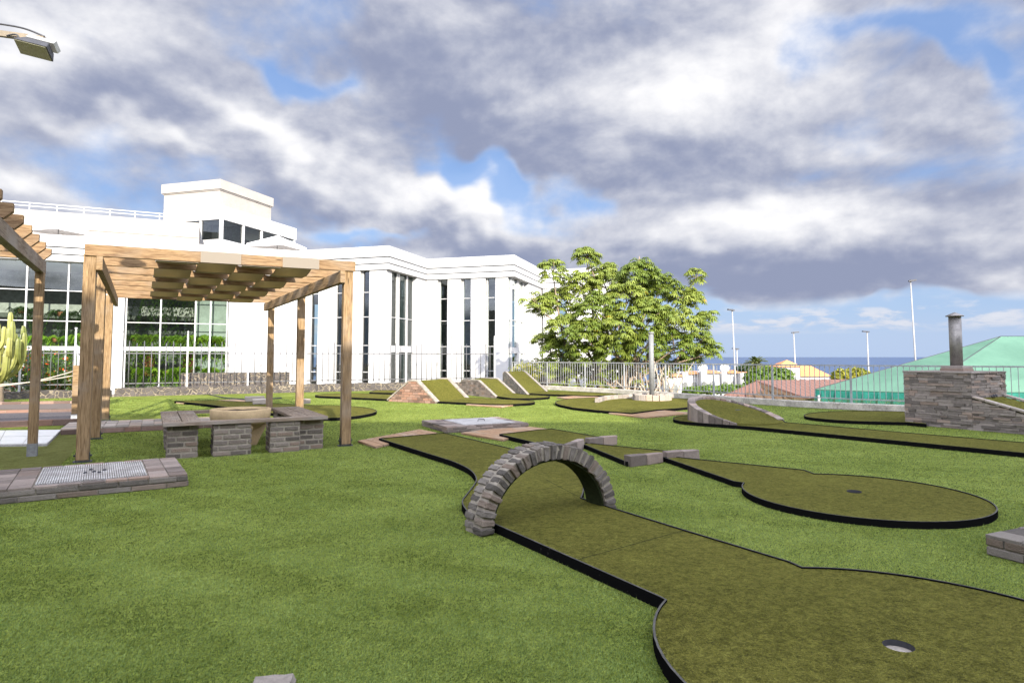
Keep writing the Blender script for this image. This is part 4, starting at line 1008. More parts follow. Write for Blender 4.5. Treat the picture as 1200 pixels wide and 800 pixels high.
# brick step and beds at the left
bs0 = V((-7.5, 10.72, 0)); bsd = (P(192, 504)-bs0); bsd.z = 0; bsn = bsd.normalized()
brick_platform('brick_step', 'long low brick step with sunlit pale top behind the left pergola posts', 'step', bs0, bsn*2.9, V((-bsn.y, bsn.x, 0))*1.25, .10, 'border', (.3, .4, .3, .4), mt='edgebrick', topmt='palestone', rows=1, ln=.3)
m = MB(); q = [P(-60, 505, .035), P(-60, 521.5, .035), P(55, 520, .035), P(72, 503.6, .035)]; tt = thing('tiled_slab', (q[2].x, q[2].y, 0), 'pale tiled slab lying flat left of the left pergola post', 'slab')
m.prism(q, 0.003, .035); obj('slab_edge', m, 'concrete', tt); m = MB()
for i in range(4):
    for j in range(2):
        def bl(u, v): return q[0].lerp(q[3], u).lerp(q[1].lerp(q[2], u), v)
        c4 = [bl((i+.015)/4, (j+.03)/2), bl((i+.985)/4, (j+.03)/2), bl((i+.985)/4, (j+.97)/2), bl((i+.015)/4, (j+.97)/2)]; m.prism(c4, .036, .043)
obj('tile', m, 'tile', tt)
# beds: paved walk, dark gravel strip and brick edgings
def flat(name, pts, z, mt): m = MB(); m.face([P(a, b, z) for a, b in pts]); return struct(name, m, mt)
flat('paved_path', [(-150, 481.5), (110, 478.5), (110, 471), (-150, 474)], .008, 'paver'); flat('gravel_bed', [(-150, 499), (110, 493), (110, 479.8), (-150, 482.5)], .012, 'gravel')
def edging(a, b, h, label, w=.12):
    p, q = P(*a), P(*b); m = MB(); courses(m, p, q, V((0, -1, 0)), 0, h, 1, .42, w); m.jitter(.004); t = thing('brick_edging', p, label, 'edging'); obj('bricks', m, 'edgebrick', t, bevel=.006)
    m = MB(); d = q-p; m.box(p+UP*.002+V((0, .008, 0)), d, V((0, w-.016, 0)), UP*(h-.012)); obj('mortar', m, 'mortar', t)
edging((-150, 507), (96, 497.5), .12, 'front brick edging of the dark gravel bed at the left')
edging((-150, 487.5), (104, 482.5), .08, 'middle brick edging between the gravel bed and the paved walk')
edging((-150, 477), (104, 472.5), .08, 'far brick edging behind the paved walk at the left')

# ------------------------------------------------------------------ pergolas
PW = .135
def post_mesh(p, h, w=PW):
    m = MB(); m.box(p-ax_a*w/2-ax_b*w/2+UP*.03, ax_a*w, ax_b*w, UP*(h-.03), None, UP); return m
pa_a = V((0.893, 0.45, 0)); pa_b = V((-0.502, 0.865, 0))
pg0 = V((-5.32, 8.02, 0)); pergW = 3.22; pergL = 6.6; ZBM = 2.56
perg = thing('wooden_pergola', pg0, 'timber pergola with woven beige shade strips standing over the square table', 'pergola')
for s in (0, 2.57, 5.95):
    for a in (0, pergW):
        p = pg0+pa_a*a+pa_b*(s if not (a > 0 and s > 1) else (3.15 if s < 3 else 6.4)); po = obj('post', post_mesh(p, ZBM+.005 if s else ZBM+.02), 'timber', perg, bevel=.006)
        m = MB(); 
        for sx in (-1, 1): m.box(p+pa_a*sx*(PW/2+.004)-pa_a*.004-pa_b*.05, pa_a*.008, pa_b*.1, UP*.12); m.tube(p+pa_a*sx*(PW/2)+UP*.08, p+pa_a*sx*(PW/2+.03)+UP*.08, .013, n=6)
        m.cbox(p+UP*.002, pa_a*.2, pa_b*.12, UP*.012); obj('bracket', m, 'darkmetal', po)
for a in (PW/2+.035, pergW-PW/2-.035):
    m = MB(); m.beam(pg0+pa_a*a-pa_b*.12+UP*(ZBM-.09), pg0+pa_a*a+pa_b*pergL+UP*(ZBM-.09), .07, .175); obj('beam', m, 'timber', perg, bevel=.005)
jp = [0.0+i*(pergL-.1)/7-.06 for i in range(8)]
for s in jp:
    m = MB(); m.beam(pg0+pa_a*-.06+pa_b*s+UP*(ZBM+.075), pg0+pa_a*(pergW+.09)+pa_b*s+UP*(ZBM+.075), .07, .145); obj('joist', m, 'timber_joist', perg, bevel=.005)
# woven strips
def strip(a0, a1, phase):
    m = MB(); prof = []
    zt, zb = ZBM+.152, ZBM-.006
    for i, s in enumerate(jp):
        over = (i+phase) % 2 == 0; z = zt if over else zb
        if i == 0:
            if over: prof += [(s-.050, ZBM+.00), (s-.050, zt), ]
        prof += [(s-.036, z), (s+.036, z)]
    out = []
    for k, (s, z) in enumerate(prof):
        out.append((s, z))
        if k+1 < len(prof) and prof[k+1][0]-s > .3:
            s2, z2 = prof[k+1]
            for u in (.12, .25, .4, .55, .7, .85, .94):
                e = u*u*(3-2*u); out.append((s+(s2-s)*u, z+(z2-z)*e-.02*math.sin(u*PI)))
    vs = [[m.bm.verts.new(pg0+pa_a*a+pa_b*s+UP*z) for a in (a0, a1)] for s, z in out]
    for A, B in zip(vs, vs[1:]): f = m.bm.faces.new((A[0], A[1], B[1], B[0])); f.smooth = A is not vs[0] and A is not vs[1]
    o = obj('shade_strip', m, 'fabric', perg); o.modifiers.new('solid', 'SOLIDIFY').thickness = .004
for k in range(4): strip(.72+k*.52, .72+k*.52+.50, (k+1) % 2)

la_a = V((0.866, 0.5, 0)); la_b = V((-0.5, 0.866, 0))
lp0 = V((-6.29, 8.48, 0)); lperg = thing('wooden_pergola', lp0, 'second timber pergola with chamfered rafter ends cut by the left edge', 'pergola')
for s in (0, -3.4):
    for a in (0, -3.2):
        p = lp0+la_a*a+la_b*s; po = obj('post', post_mesh(p, 2.42, .10), 'timber', lperg, bevel=.006)
        m = MB(); m.box(p-la_a*.055-la_b*.055+UP*.0, la_a*.11, la_b*.11, UP*.17); obj('post_shoe', m, 'galv', po)
for a in (0, -3.2):
    m = MB(); m.beam(lp0+la_a*a-la_b*4.0+UP*2.50, lp0+la_a*a+la_b*.16+UP*2.50, .09, .17); obj('beam', m, 'bench_wood', lperg, bevel=.005)
for i in range(7):
    s = -.05-.585*i; m = MB(); w = .075; z0, z1 = 2.59, 2.74; xe = .12
    prof = [(xe, z1), (xe, z0+.07), (xe-.07, z0), (-3.6, z0), (-3.6, z1)]
    f = [lp0+la_a*x_+la_b*(s-w/2)+UP*z_ for x_, z_ in prof]; b = [q+la_b*w for q in f]
    va = [m.bm.verts.new(q) for q in f]; vb = [m.bm.verts.new(q) for q in b]; fs = [m.bm.faces.new(va), m.bm.faces.new(vb[::-1])]
    for k in range(5): fs.append(m.bm.faces.new((va[k], vb[k], vb[(k+1) % 5], va[(k+1) % 5])))
    for fc in fs:
        fc[m.tone] = .5; fc[m.done] = 1
        for l in fc.loops: q = l.vert.co-lp0; l[m.uv].uv = (q.dot(la_a)+i*1.7, q.z+q.dot(la_b))
    obj('rafter', m, 'timber_joist', lperg, bevel=.004)
# strips of light fall through these rafters onto the posts

# ------------------------------------------------------------------ table with brick piers, bowl
t0 = P(191, 496.5, .46); t0.z = 0; tx = V((.87, .493, 0)); ty = V((-.493, .87, 0)); TL = 2.05
tb = thing('square_table', t0, 'low square table of weathered boards on brick piers under the pergola', 'table')
BW = .46; zt = .42
def plank(o, d, L, n_, w, label=None): m = MB(); m.box(o+UP*zt, d*L, n_*w, UP*.045, None, d); return obj('board', m, 'bench_wood', tb, bevel=.004)
plank(t0, tx, TL, ty, .17); plank(t0+ty*(TL-.17), tx, TL, ty, .17)
for k in range(2):
    plank(t0+tx*(k*BW/2)+ty*.178, ty, TL-.356, tx, BW/2-.014); plank(t0+tx*(TL-BW+k*BW/2+.014)+ty*.178, ty, TL-.356, tx, BW/2-.014)
def pier_b(o, w, dpt):
    m = MB(); o = o+UP*0
    for a, b, n_ in ((o, o+tx*w, -ty), (o+tx*w, o+tx*w+ty*dpt, tx), (o+tx*w+ty*dpt, o+ty*dpt, ty), (o+ty*dpt, o, -tx)): courses(m, a, b, n_, 0, zt, 6, .21, .10, .024, .003)
    p = obj('pier', m, 'dark_basalt', tb, bevel=.004); m = MB(); m.box(o+(tx+ty)*.008, tx*(w-.016), ty*(dpt-.016), UP*(zt-.004)); obj('mortar', m, 'mortar', p)
for (u, v, w, d_) in ((.05, .10, .36, .36), (.58, .03, .47, .36), (1.28, .03, .40, .36), (1.66, .12, .36, .4), (.05, 1.0, .36, .4), (.05, 1.62, .4, .36), (.9, 1.64, .4, .36), (1.63, 1.62, .36, .36)): pier_b(t0+tx*u+ty*v, w, d_)
bc = t0+tx*TL*.5+ty*TL*.5
bw = thing('stone_bowl', bc, 'round tan stone planter bowl filled with soil in the middle of the table', 'planter'); m = MB()
m.lathe(bc, [(.13, 0), (.15, .0), (.13, .06), (.12, .12), (.20, .24), (.36, .33), (.405, .37), (.42, .525), (.413, .54), (.375, .54), (.365, .51), (.30, .48), (.001, .48)], 40); obj('bowl', m, 'ochre', bw)
m = MB(); m.lathe(bc+UP*.485, [(.36, .015), (.22, .03), (.001, .025)], 24); m.jitter(.008); obj('soil', m, 'soil', bw)
m = MB()
for a in (0.6, 2.2, 3.8, 5.4): d = V((math.cos(a), math.sin(a), 0)); m.hexa([bc+d*.08+V((-d.y, d.x, 0))*.05*s_ + d*(.14 if q else 0)+UP*0.0 for q, s_ in ((0, -1), (1, -1), (1, 1), (0, 1))]+[bc+d*.10+V((-d.y, d.x, 0))*.07*s_+d*(.26 if q else 0)+UP*.30 for q, s_ in ((0, -1), (1, -1), (1, 1), (0, 1))])
obj('foot', m, 'ochre', bw)

# ------------------------------------------------------------------ railing along the kerb
rail_t = thing('metal_railing', kerb_pts[1], 'long grey metal railing with close upright bars on the pale kerb', 'railing')
rk = [p+V((0.10, 0.06, 0)) for p in kerb_pts]
cum = [0]
for a, b in zip(rk, rk[1:]): cum.append(cum[-1]+(b-a).length)
def along(s):
    for i in range(len(rk)-1):
        if s <= cum[i+1] or i == len(rk)-2: return rk[i].lerp(rk[i+1], (s-cum[i])/(cum[i+1]-cum[i]))
s = 0.3; end = cum[-1]-.1; bay = 2.0; sections = int((end-s)/bay)
for k in range(sections+1):
    p = along(s+k*bay); d = (along(s+k*bay+.05)-along(s+k*bay-.05)).normalized(); n_ = V((-d.y, d.x, 0))
    m = MB(); m.cbox(p+UP*.165, d*.045, n_*.045, UP*.93); obj('post', m, 'railmetal', rail_t)
    if k == sections: break
    q = along(s+(k+1)*bay)
    for z in (0.265, 1.085):
        m = MB(); m.beam(p+UP*z+d*.024, q+UP*z-d*.024, 0.03, 0.028 if z < 1 else 0.035); obj('rail', m, 'railmetal', rail_t)
    m = MB(); nb = 16
    for j in range(1, nb):
        w = p.lerp(q, j/nb); m.cbox(w+UP*.281, d*.014, n_*.014, UP*.787)
    obj('bars', m, 'railmetal', rail_t)

# ------------------------------------------------------------------ the broad tree
def palm_rosette(vs, fs, ts, o, up, size, tone):
    """umbrella leaves: several stalked leaves, each a star of drooping leaflets"""
    o = np.array(o); up = nrm(np.array(up)); x = nrm(np.cross(up, rng.normal(size=3))); y = np.cross(up, x)
    nl = rng.integers(6, 9)
    for i in range(nl):
        a = 2*PI*(i+rng.random()*.6)/nl; el = rng.uniform(-.1, .9)
        d = nrm((x*math.cos(a)+y*math.sin(a))*math.cos(el)+up*math.sin(el))
        c = o+d*size*rng.uniform(.5, .95); ax = nrm(d*0.5+np.array([0, 0, 0.9])); u = nrm(np.cross(ax, rng.normal(size=3))); v = np.cross(ax, u)
        tn = np.clip(tone+rng.uniform(-.18, .22), 0, .93) if rng.random() > .004 else .98
        k = rng.integers(7, 10); L = size*rng.uniform(.5, .78)
        for j in range(k):
            b = 2*PI*(j+.3*rng.random())/k; e = u*math.cos(b)+v*math.sin(b); sd_ = np.cross(ax, e); w = L*.17
            p0 = c; p1 = c+e*L*.5-np.array([0, 0, L*.10]); p2 = c+e*L*.92-np.array([0, 0, L*(.42+.2*rng.random())])
            b0 = len(vs)
            vs += [p0-sd_*w*.25, p0+sd_*w*.25, p1+sd_*w, p1-sd_*w, p2+sd_*w*.3, p2-sd_*w*.3]
            fs += [(b0, b0+1, b0+2, b0+3), (b0+3, b0+2, b0+4, b0+5)]; ts += [tn, tn]
def broad_tree():
    Yt = 27.5; base = R(722, 470, Yt); base.z = -.6
    t = thing('umbrella_tree', base, 'broad multi-stemmed umbrella tree with drooping palmate leaves behind the railing', 'tree')
    # crown lobes traced by where the masses hang: (px, py, radius px, depth offset m)
    lobes = [(648, 318, 19, -.3), (688, 302, 15, .3), (630, 358, 20, -.4), (655, 352, 22, .3), (680, 335, 24, 0), (715, 335, 30, .8), (748, 322, 28, -.4), (775, 335, 24, .5), (735, 350, 30, -1.4), (698, 362, 30, -1.3),
             (816, 324, 12, .2), (688, 298, 12, .5), (800, 352, 24, .3), (825, 376, 18, .2), (790, 378, 30, -1.0), (760, 372, 30, -1.8), (725, 385, 30, -2.0), (690, 392, 28, -1.6), (660, 385, 26, -.6), (655, 412, 22, 0), (685, 415, 22, -1.0),
             (720, 412, 26, -1.6), (755, 405, 26, -1.8), (790, 404, 24, -1.2), (818, 402, 20, -.4), (832, 412, 13, -.2), (650, 426, 18, .8), (760, 345, 26, 1.4), (705, 320, 18, 1.2), (810, 420, 13, .6), (735, 428, 18, 1.0), (672, 434, 16, .4), (705, 436, 15, .9), (772, 428, 18, .2), (798, 428, 15, .4), (640, 400, 16, .3)]
    vs, fs, ts = [], [], []; tips = []
    for (px, py, rp, dz) in lobes:
        c = R(px, py, Yt+dz); r = rp/F*(Yt+dz)*.93; tips.append((c, r)); n = max(6, int(10.5*(r/0.45)**2))
        lt = rng.uniform(.3, .7)
        for i in range(n):
            d = nrm(rng.normal(size=3)+np.array([0, -.15, .35])); o = np.array(c)+d*r*np.array([1, .95, .72])*rng.uniform(.55, 1.0)
            palm_rosette(vs, fs, ts, o, d*.6+np.array([0, 0, .8]), .255, lt)
    leafmesh('crown', np.array(vs), fs, ts, 'leaf_tree', t)
    m = MB()
    roots = [base+V((x, y, 0)) for x, y in ((-1.4, .2), (-.7, -.2), (-.1, .3), (.4, -.3), (.9, .2), (1.3, -.1), (.1, -.5), (-.3, .0))]
    for i, (c, r) in enumerate(tips):
        a = roots[i % len(roots)]; mid = a.lerp(c, .5)+V((random.uniform(-.25, .25), random.uniform(-.2, .2), random.uniform(.1, .5)))
        pts = crom([a, a.lerp(mid, .5)+V((random.uniform(-.1, .1), 0, .1)), mid, c-UP*r*.2], 4); rr = [0.085*(1-.75*k/(len(pts)-1)) for k in range(len(pts))]
        m.path(pts, rr, 6)
        for k in range(3):
            d = V(nrm(rng.normal(size=3)+np.array([0, 0, .4]))); m.path([c-UP*r*.2, c+d*r*.4, c+d*r*.85], [.022, .016, .01], 5)
    obj('trunk', m, 'bark', t)
    m = MB()
    for i in range(34): # pale aerial roots and low bare shoots
        a = base+V((random.uniform(.0, 2.6), random.uniform(-.9, .3), 0)); b = a+V((random.uniform(-1.0, 1.1), random.uniform(-.4, .3), random.uniform(.8, 1.9)))
        m.path([a, a.lerp(b, .5)+V((random.uniform(-.15, .15), 0, random.uniform(-.05, .15))), b], [.045, .03, .016], 6)
    obj('aerial_roots', m, 'palebark', t)
    vs, fs, ts = [], [], []
    for i in range(46):
        o = np.array(base)+np.array([rng.uniform(-2.9, 2.2), rng.uniform(-1.0, .2), rng.uniform(.35, 1.75)]); palm_rosette(vs, fs, ts, o, [0, -.3, 1], .26, rng.uniform(.4, .8))
    leafmesh('low_shoots', np.array(vs), fs, ts, 'leaf_tree', t)
broad_tree()
b0 = R(628, 452, 28.5); b0.z = -.5
bush('shrub', 'yellow-green shrub behind the railing left of the umbrella tree', 'shrub', b0, [(tuple(R(612, 440, 28.5)), (.6, .6, .55)), (tuple(R(632, 436, 28.6)), (.8, .7, .62)), (tuple(R(650, 442, 28.5)), (.6, .6, .5)), (tuple(R(625, 450, 28.2)), (.9, .6, .4))], 2600, .075, 'leaf_yellow')
# white low wall and a stone block behind the railing near the tree
m = MB(); q = R(634, 458, 27.6); q.z = -.5; m.box(q, V((1.1, -.25, 0)), V((.1, .4, 0)), UP*.95); tag(obj('stone_block', m, 'lava'), 'grey stone bench block behind the railing below the yellow shrub', 'stone block')
hb0 = R(655, 440, 34); w_ = thing('garden_wall', (hb0.x, 34, -.5), 'white garden wall glimpsed through the stems of the umbrella tree', 'wall'); m = MB(); m.box((hb0.x, 34, -.5), (4.2, -.5, 0), (0, .25, 0), (0, 0, 1.55)); obj('wall', m, 'whitewall', w_)

# ------------------------------------------------------------------ brick chimney block on the right
def grill():
    p1 = P(1061, 497); d1 = V((.5, -.866, 0)); n_ = V((.866, .5, 0)); t = thing('brick_chimney_block', p1, 'grey slate block with a metal flue and a turf ramp going down on its right', 'golf obstacle')
    L, Wd, Hh, Lr = 1.17, 1.27, 1.0, 1.75; zc = .57
    def slates(nm, a, b, nn, z0f, z1f, step=.047):
        m = MB(); d = (b-a); LL = d.length; d = d.normalized(); z = 0.0
        zmax = max(z1f(0), z1f(LL))
        while z < zmax-.01:
            h = step*random.uniform(.75, 1.25); s = -random.random()*.2
            while s < LL:
                e = s+random.uniform(.12, .34); x0, x1 = max(0, s), min(LL, e); zt_ = min(z+h, min(z1f(x0), z1f(x1)))
                if x1-x0 > .02 and zt_-z > .012: m.box(a+d*(x0+.002)+UP*(z+.002)+nn*random.uniform(-.012, .014), d*(x1-x0-.004), -nn*.09, UP*(zt_-z-.005))
                s = e
            z += h
        m.jitter(.0025); obj(nm, m, 'slate', t)
    full = lambda x: Hh
    nf = -n_
    p2 = p1+d1*L
    slates('slate_wall', p1, p2, nf, None, full); slates('slate_wall', p2, p2+n_*Wd, d1, None, full); slates('slate_wall', p1+n_*Wd, p1, -d1, None, full)
    slates('slate_wall', p2+n_*Wd, p1+n_*Wd, n_, None, full)
    rs = lambda x: zc-(zc-.10)*x/Lr
    slates('ramp_wall', p2, p2+d1*Lr, nf, None, rs); slates('ramp_wall', p2+n_*(Wd-.12), p2+n_*(Wd-.12)+d1*Lr, nf, None, rs)
    m = MB(); m.box(p1+(d1+n_)*.02, d1*(L-.04), n_*(Wd-.04), UP*(Hh-.012)); obj('core', m, 'mortar', t)
    m = MB(); q = [p2+n_*.02, p2+d1*Lr+n_*.02, p2+d1*Lr+n_*(Wd-.05), p2+n_*(Wd-.05)]; m.hexa(q+[q[0]+UP*(zc-.03), q[1]+UP*.07, q[2]+UP*.07, q[3]+UP*(zc-.03)]); obj('core', m, 'mortar', t)
    m = MB(); m.face([p2+n_*.1+UP*(zc-.01), p2+d1*Lr+n_*.1+UP*.09, p2+d1*Lr+n_*(Wd-.13)+UP*.09, p2+n_*(Wd-.13)+UP*(zc-.01)]); obj('turf', m, 'olive', t)
    for off in (0, Wd-.12):
        m = MB(); k = 9
        for i in range(k):
            a = p2+d1*(Lr*i/k+.004)+n_*(off-.01); b = p2+d1*(Lr*(i+1)/k-.004)+n_*(off-.01)
            m.hexa([a+UP*(rs(Lr*i/k)-.002), b+UP*(rs(Lr*(i+1)/k)-.002), b+n_*.13+UP*(rs(Lr*(i+1)/k)-.002), a+n_*.13+UP*(rs(Lr*i/k)-.002), a+UP*(rs(Lr*i/k)+.035), b+UP*(rs(Lr*(i+1)/k)+.035), b+n_*.13+UP*(rs(Lr*(i+1)/k)+.035), a+n_*.13+UP*(rs(Lr*i/k)+.035)])
        obj('coping', m, 'palestone', t, bevel=.005)
    m = MB()
    for i in range(4): m.box(p1+(d1*-.015)-n_*.015+n_*((Wd+.03)*i/4)+UP*(Hh-.004), d1*(L+.03), n_*((Wd+.03)/4-.006), UP*.035)
    obj('top_slabs', m, 'slate', t, bevel=.006)
    c = p1+d1*L*.55+n_*Wd*.5; c.z = 0; m = MB()
    for i, (w, z) in enumerate(((.40, Hh+.031), (.38, Hh+.082))): m.cbox(c+UP*z, d1*w, n_*w, UP*.05)
    m.jitter(.005); obj('collar', m, 'slate', t, bevel=.006)
    zt = R(1118, 372, c.y).z; m = MB(); m.tube(c+UP*(Hh+.1), c+UP*zt, .105, n=20); fl = obj('flue', m, 'flue', t)
    m = MB(); m.lathe(c+UP*zt, [(.10, -.02), (.105, .02), (.15, .02), (.15, .035), (.01, .10)], 20); obj('cap', m, 'flue', fl)
    m = MB()
    for k in range(4): q = p2+n_*(.62+.05*k)+d1*.05+UP*(zc+.0); m.tube(q, q+UP*(.03+.02*(k % 2)), .022, .015, 7)
    obj('tap', m, 'darkmetal', t)
grill()

# ------------------------------------------------------------------ beyond the railing
def roof_house(): # brown gable just below the terrace
    t = thing('brown_roof_house', (11, 28, -4), 'low house with a brown-pink gable roof just below the railing', 'house')
    ap = R(884, 447.5, 27.0); le = R(836, 461.5, 26.4); re_ = R(946, 468.5, 26.4); re_.z = le.z = min(le.z, re_.z)
    dv = V((.975, .22, 0))*6.2
    m = MB()
    for a, b in ((ap, re_), (le, ap)):
        q = [a, b, b+dv, a+dv]; m.face([q[0], q[1], q[2], q[3]])
    o = obj('roof', m, 'roofbrown', t, ang=.98); o.modifiers.new('solid', 'SOLIDIFY').thickness = .1
    m = MB(); d0 = dv.normalized()*.5
    m.face([le+d0-UP*.06, re_+d0-UP*.06, ap+d0-UP*.08]); obj('gable', m, 'darkwood', t)
    m = MB()
    for a, b in ((le, ap), (ap, re_)): m.beam(a-UP*.07-d0*.03, b-UP*.07-d0*.03, .05, .16)
    for i in range(10): p = le.lerp(re_, (i+.5)/10); hgt = (ap.z-le.z)*(1-abs((i+.5)/10-.44)/.56)-.1; m.box(p+d0*.93-UP*.05, V((.05, 0, 0)), d0*.05, UP*max(.04, hgt))
    obj('bargeboard', m, 'darkwood', t)
    m = MB(); a, b = le+d0*1.2+V((.3, .3, 0)), re_+d0*1.2; m.hexa([V((p.x, p.y, -4.2)) for p in (a, b, b+dv*.8, a+dv*.8)]+[p-UP*.14 for p in (a, b, b+dv*.8, a+dv*.8)]); obj('wall', m, 'beigewall', t)
roof_house()
def tent():
    N_ = V((13.75, 21.9, .07)); L_ = V((11.3, 24.0, .07)); A_p = R(1173, 394.5, 25.5); t = thing('green_marquee', (16, 24, -4), 'big green hipped canvas roof with a dark green valance beyond the railing', 'marquee')
    B_p = A_p+V((14, -.4, 0)); NR_ = N_+V((21, 1.5, 0)); LR_ = L_+V((21, 7.0, 0)); m = MB()
    m.face([N_, NR_, B_p, A_p]); m.face([L_, N_, A_p]); m.face([LR_, L_, A_p, B_p]); o = obj('canvas', m, 'tent', t); o.modifiers.new('solid', 'SOLIDIFY').thickness = .02
    m = MB()
    for a, b in ((A_p, N_), (A_p, L_), (A_p+V((.2, 0, 0)), N_+V((9, .64, 0))), (A_p, B_p)): m.path([a+UP*.012, b+UP*.012], .022, 5)
    obj('seam', m, 'darkmetal', t)
    m = MB()
    for a, b in ((L_, N_), (N_, NR_), (L_, LR_)): 
        k = 14; d = (b-a)/k
        for i in range(k): u = a+d*i; n_ = V((d.y, -d.x, 0)).normalized()*(.03 if i % 2 else -.03); m.face([u-UP*.01, u+d-UP*.01, u+d-UP*.42+n_, u-UP*.42+n_])
    o = obj('valance', m, 'trim_green', t); o.modifiers.new('solid', 'SOLIDIFY').thickness = .01
    m = MB()
    for p in (N_, L_, NR_, LR_, N_.lerp(NR_, .33), N_.lerp(NR_, .66)): m.tube(V((p.x+.1, p.y+.1 if p.y < 24 else p.y-.1, -4.2)), V((p.x+.1, p.y+.1 if p.y < 24 else p.y-.1, -.12)), .05)
    obj('pole', m, 'whitemetal', t)
tent()
def lamp(px, pyt, Y, zb, label, hd=1, tilt=0.0):
    top = R(px, pyt, Y); b = V((top.x+tilt, Y, zb)); t = thing('street_lamp', b, label, 'street lamp', 'street lamps towards the sea'); r = .0011*Y+.008
    m = MB(); m.tube(b, top, r*1.25, r*.75, 10); obj('pole', m, 'lampwhite', t)
    m = MB(); L = .0075*Y; m.beam(top+V((hd*-L*.4, 0, 0))+UP*.03, top+V((hd*L, -.1, 0))+UP*.10, L*.5, .05+.001*Y); m.tube(top-UP*.05, top+UP*.14, r, r*.8, 8); obj('lamp_head', m, 'darkmetal', t)
lamp(858, 364, 55, -4.3, 'white street lamp standing nearest the right edge of the tree', -1, .25)
lamp(930, 390, 85, -6.5, 'white street lamp beside the orange-roofed house', 1, .25)
lamp(1016, 389, 90, -6.8, 'slim street lamp rising from the green marquee slope, shorter one', -1, .1)
lamp(1067, 330, 42, -4.0, 'tallest white street lamp standing behind the green marquee', 1, .25)
lamp(863.5, 409, 95, -7, 'thin far street lamp just right of the lamp next to the tree', -1, 0)
def villa_row():
    Y0 = 60; units = [(778, 440), (800, 437), (822, 436), (846, 436), (868, 438), (884, 441)]
    for i, (px, py) in enumerate(units):
        a = R(px-1, py, Y0+.8*(i % 2)); wdt = 23.0/F*Y0 if i < 5 else 1.4; t = thing('white_villa', (a.x, a.y, -4.6), ['white villa with arched windows, leftmost of the row behind the railing', 'white villa with arched windows, second from the tree side', 'white villa below the left satellite dish', 'white villa below the right satellite dish', 'white villa just left of the round green hedge tree', 'narrow white villa half hidden by the round green hedge tree'][i], 'villa', 'row of white villas')
        hgt = a.z+4.6; m = MB(); m.box((a.x, a.y, -4.6), (wdt-.1, 0, 0), (0, 6, 0), UP*hgt); m.box((a.x-.05, a.y-.35, -4.6), (wdt*.28, 0, 0), (0, .34, 0), UP*(hgt+.12)); obj('wall', m, 'whitewall', t)
        m = MB(); m.hexa([V((a.x+wdt*.3, a.y-.3, a.z-.08)), V((a.x+wdt, a.y-.3, a.z-.08)), V((a.x+wdt, a.y+1.6, a.z+.08)), V((a.x+wdt*.3, a.y+1.6, a.z+.08)), V((a.x+wdt*.3, a.y-.3, a.z-.02)), V((a.x+wdt, a.y-.3, a.z-.02)), V((a.x+wdt, a.y+1.6, a.z+.16)), V((a.x+wdt*.3, a.y+1.6, a.z+.16))]); obj('roof', m, 'rooforange', t)
        for wx in (.12, .62):
            m = MB(); c = V((a.x+wdt*wx, a.y-(.36 if wx < .2 else .02), a.z-1.35)); ww = .22
            f = [c+V((-ww, 0, -.35)), c+V((ww, 0, -.35)), c+V((ww, 0, .3))]+[c+V((ww*math.cos(k), 0, .3+ww*math.sin(k))) for k in (.6, 1.2, 1.57, 1.94, 2.54)]+[c+V((-ww, 0, .3))]
            fr = [q+V((0, -.03, 0)) for q in f]; m.face(fr); 
            for k in range(len(f)): m.face([f[k], f[(k+1) % len(f)], fr[(k+1) % len(f)], fr[k]])
            obj('arched_window', m, 'interior', t)
    for px, lb in ((824, 'white satellite dish on the villa roofs, left one'), (849.5, 'white satellite dish on the villa roofs, right one')):
        c = R(px, 431, 60.5); t = thing('satellite_dish', c, lb, 'satellite dish'); m = MB(); dd = V((-.3, -.9, .3)).normalized(); x = dd.orthogonal().normalized(); y = dd.cross(x); pr = None
        rings = []
        for r_, q in ((0.01, -.08), (.2, -.05), (.42, 0)): rings.append([m.bm.verts.new(c+dd*q+(x*math.cos(k*PI/8)+y*math.sin(k*PI/8))*r_) for k in range(16)])
        for A, B in zip(rings, rings[1:]):
            for k in range(16): m.bm.faces.new((A[k], A[(k+1) % 16], B[(k+1) % 16], B[k]))
        o = obj('dish', m, 'whitemetal', t); o.modifiers.new('solid', 'SOLIDIFY').thickness = .03; m = MB(); m.tube(c-UP*.65, c-dd*.06, .03); m.tube(c, c+dd*.4, .015); obj('mount', m, 'greymetal', t)
villa_row()
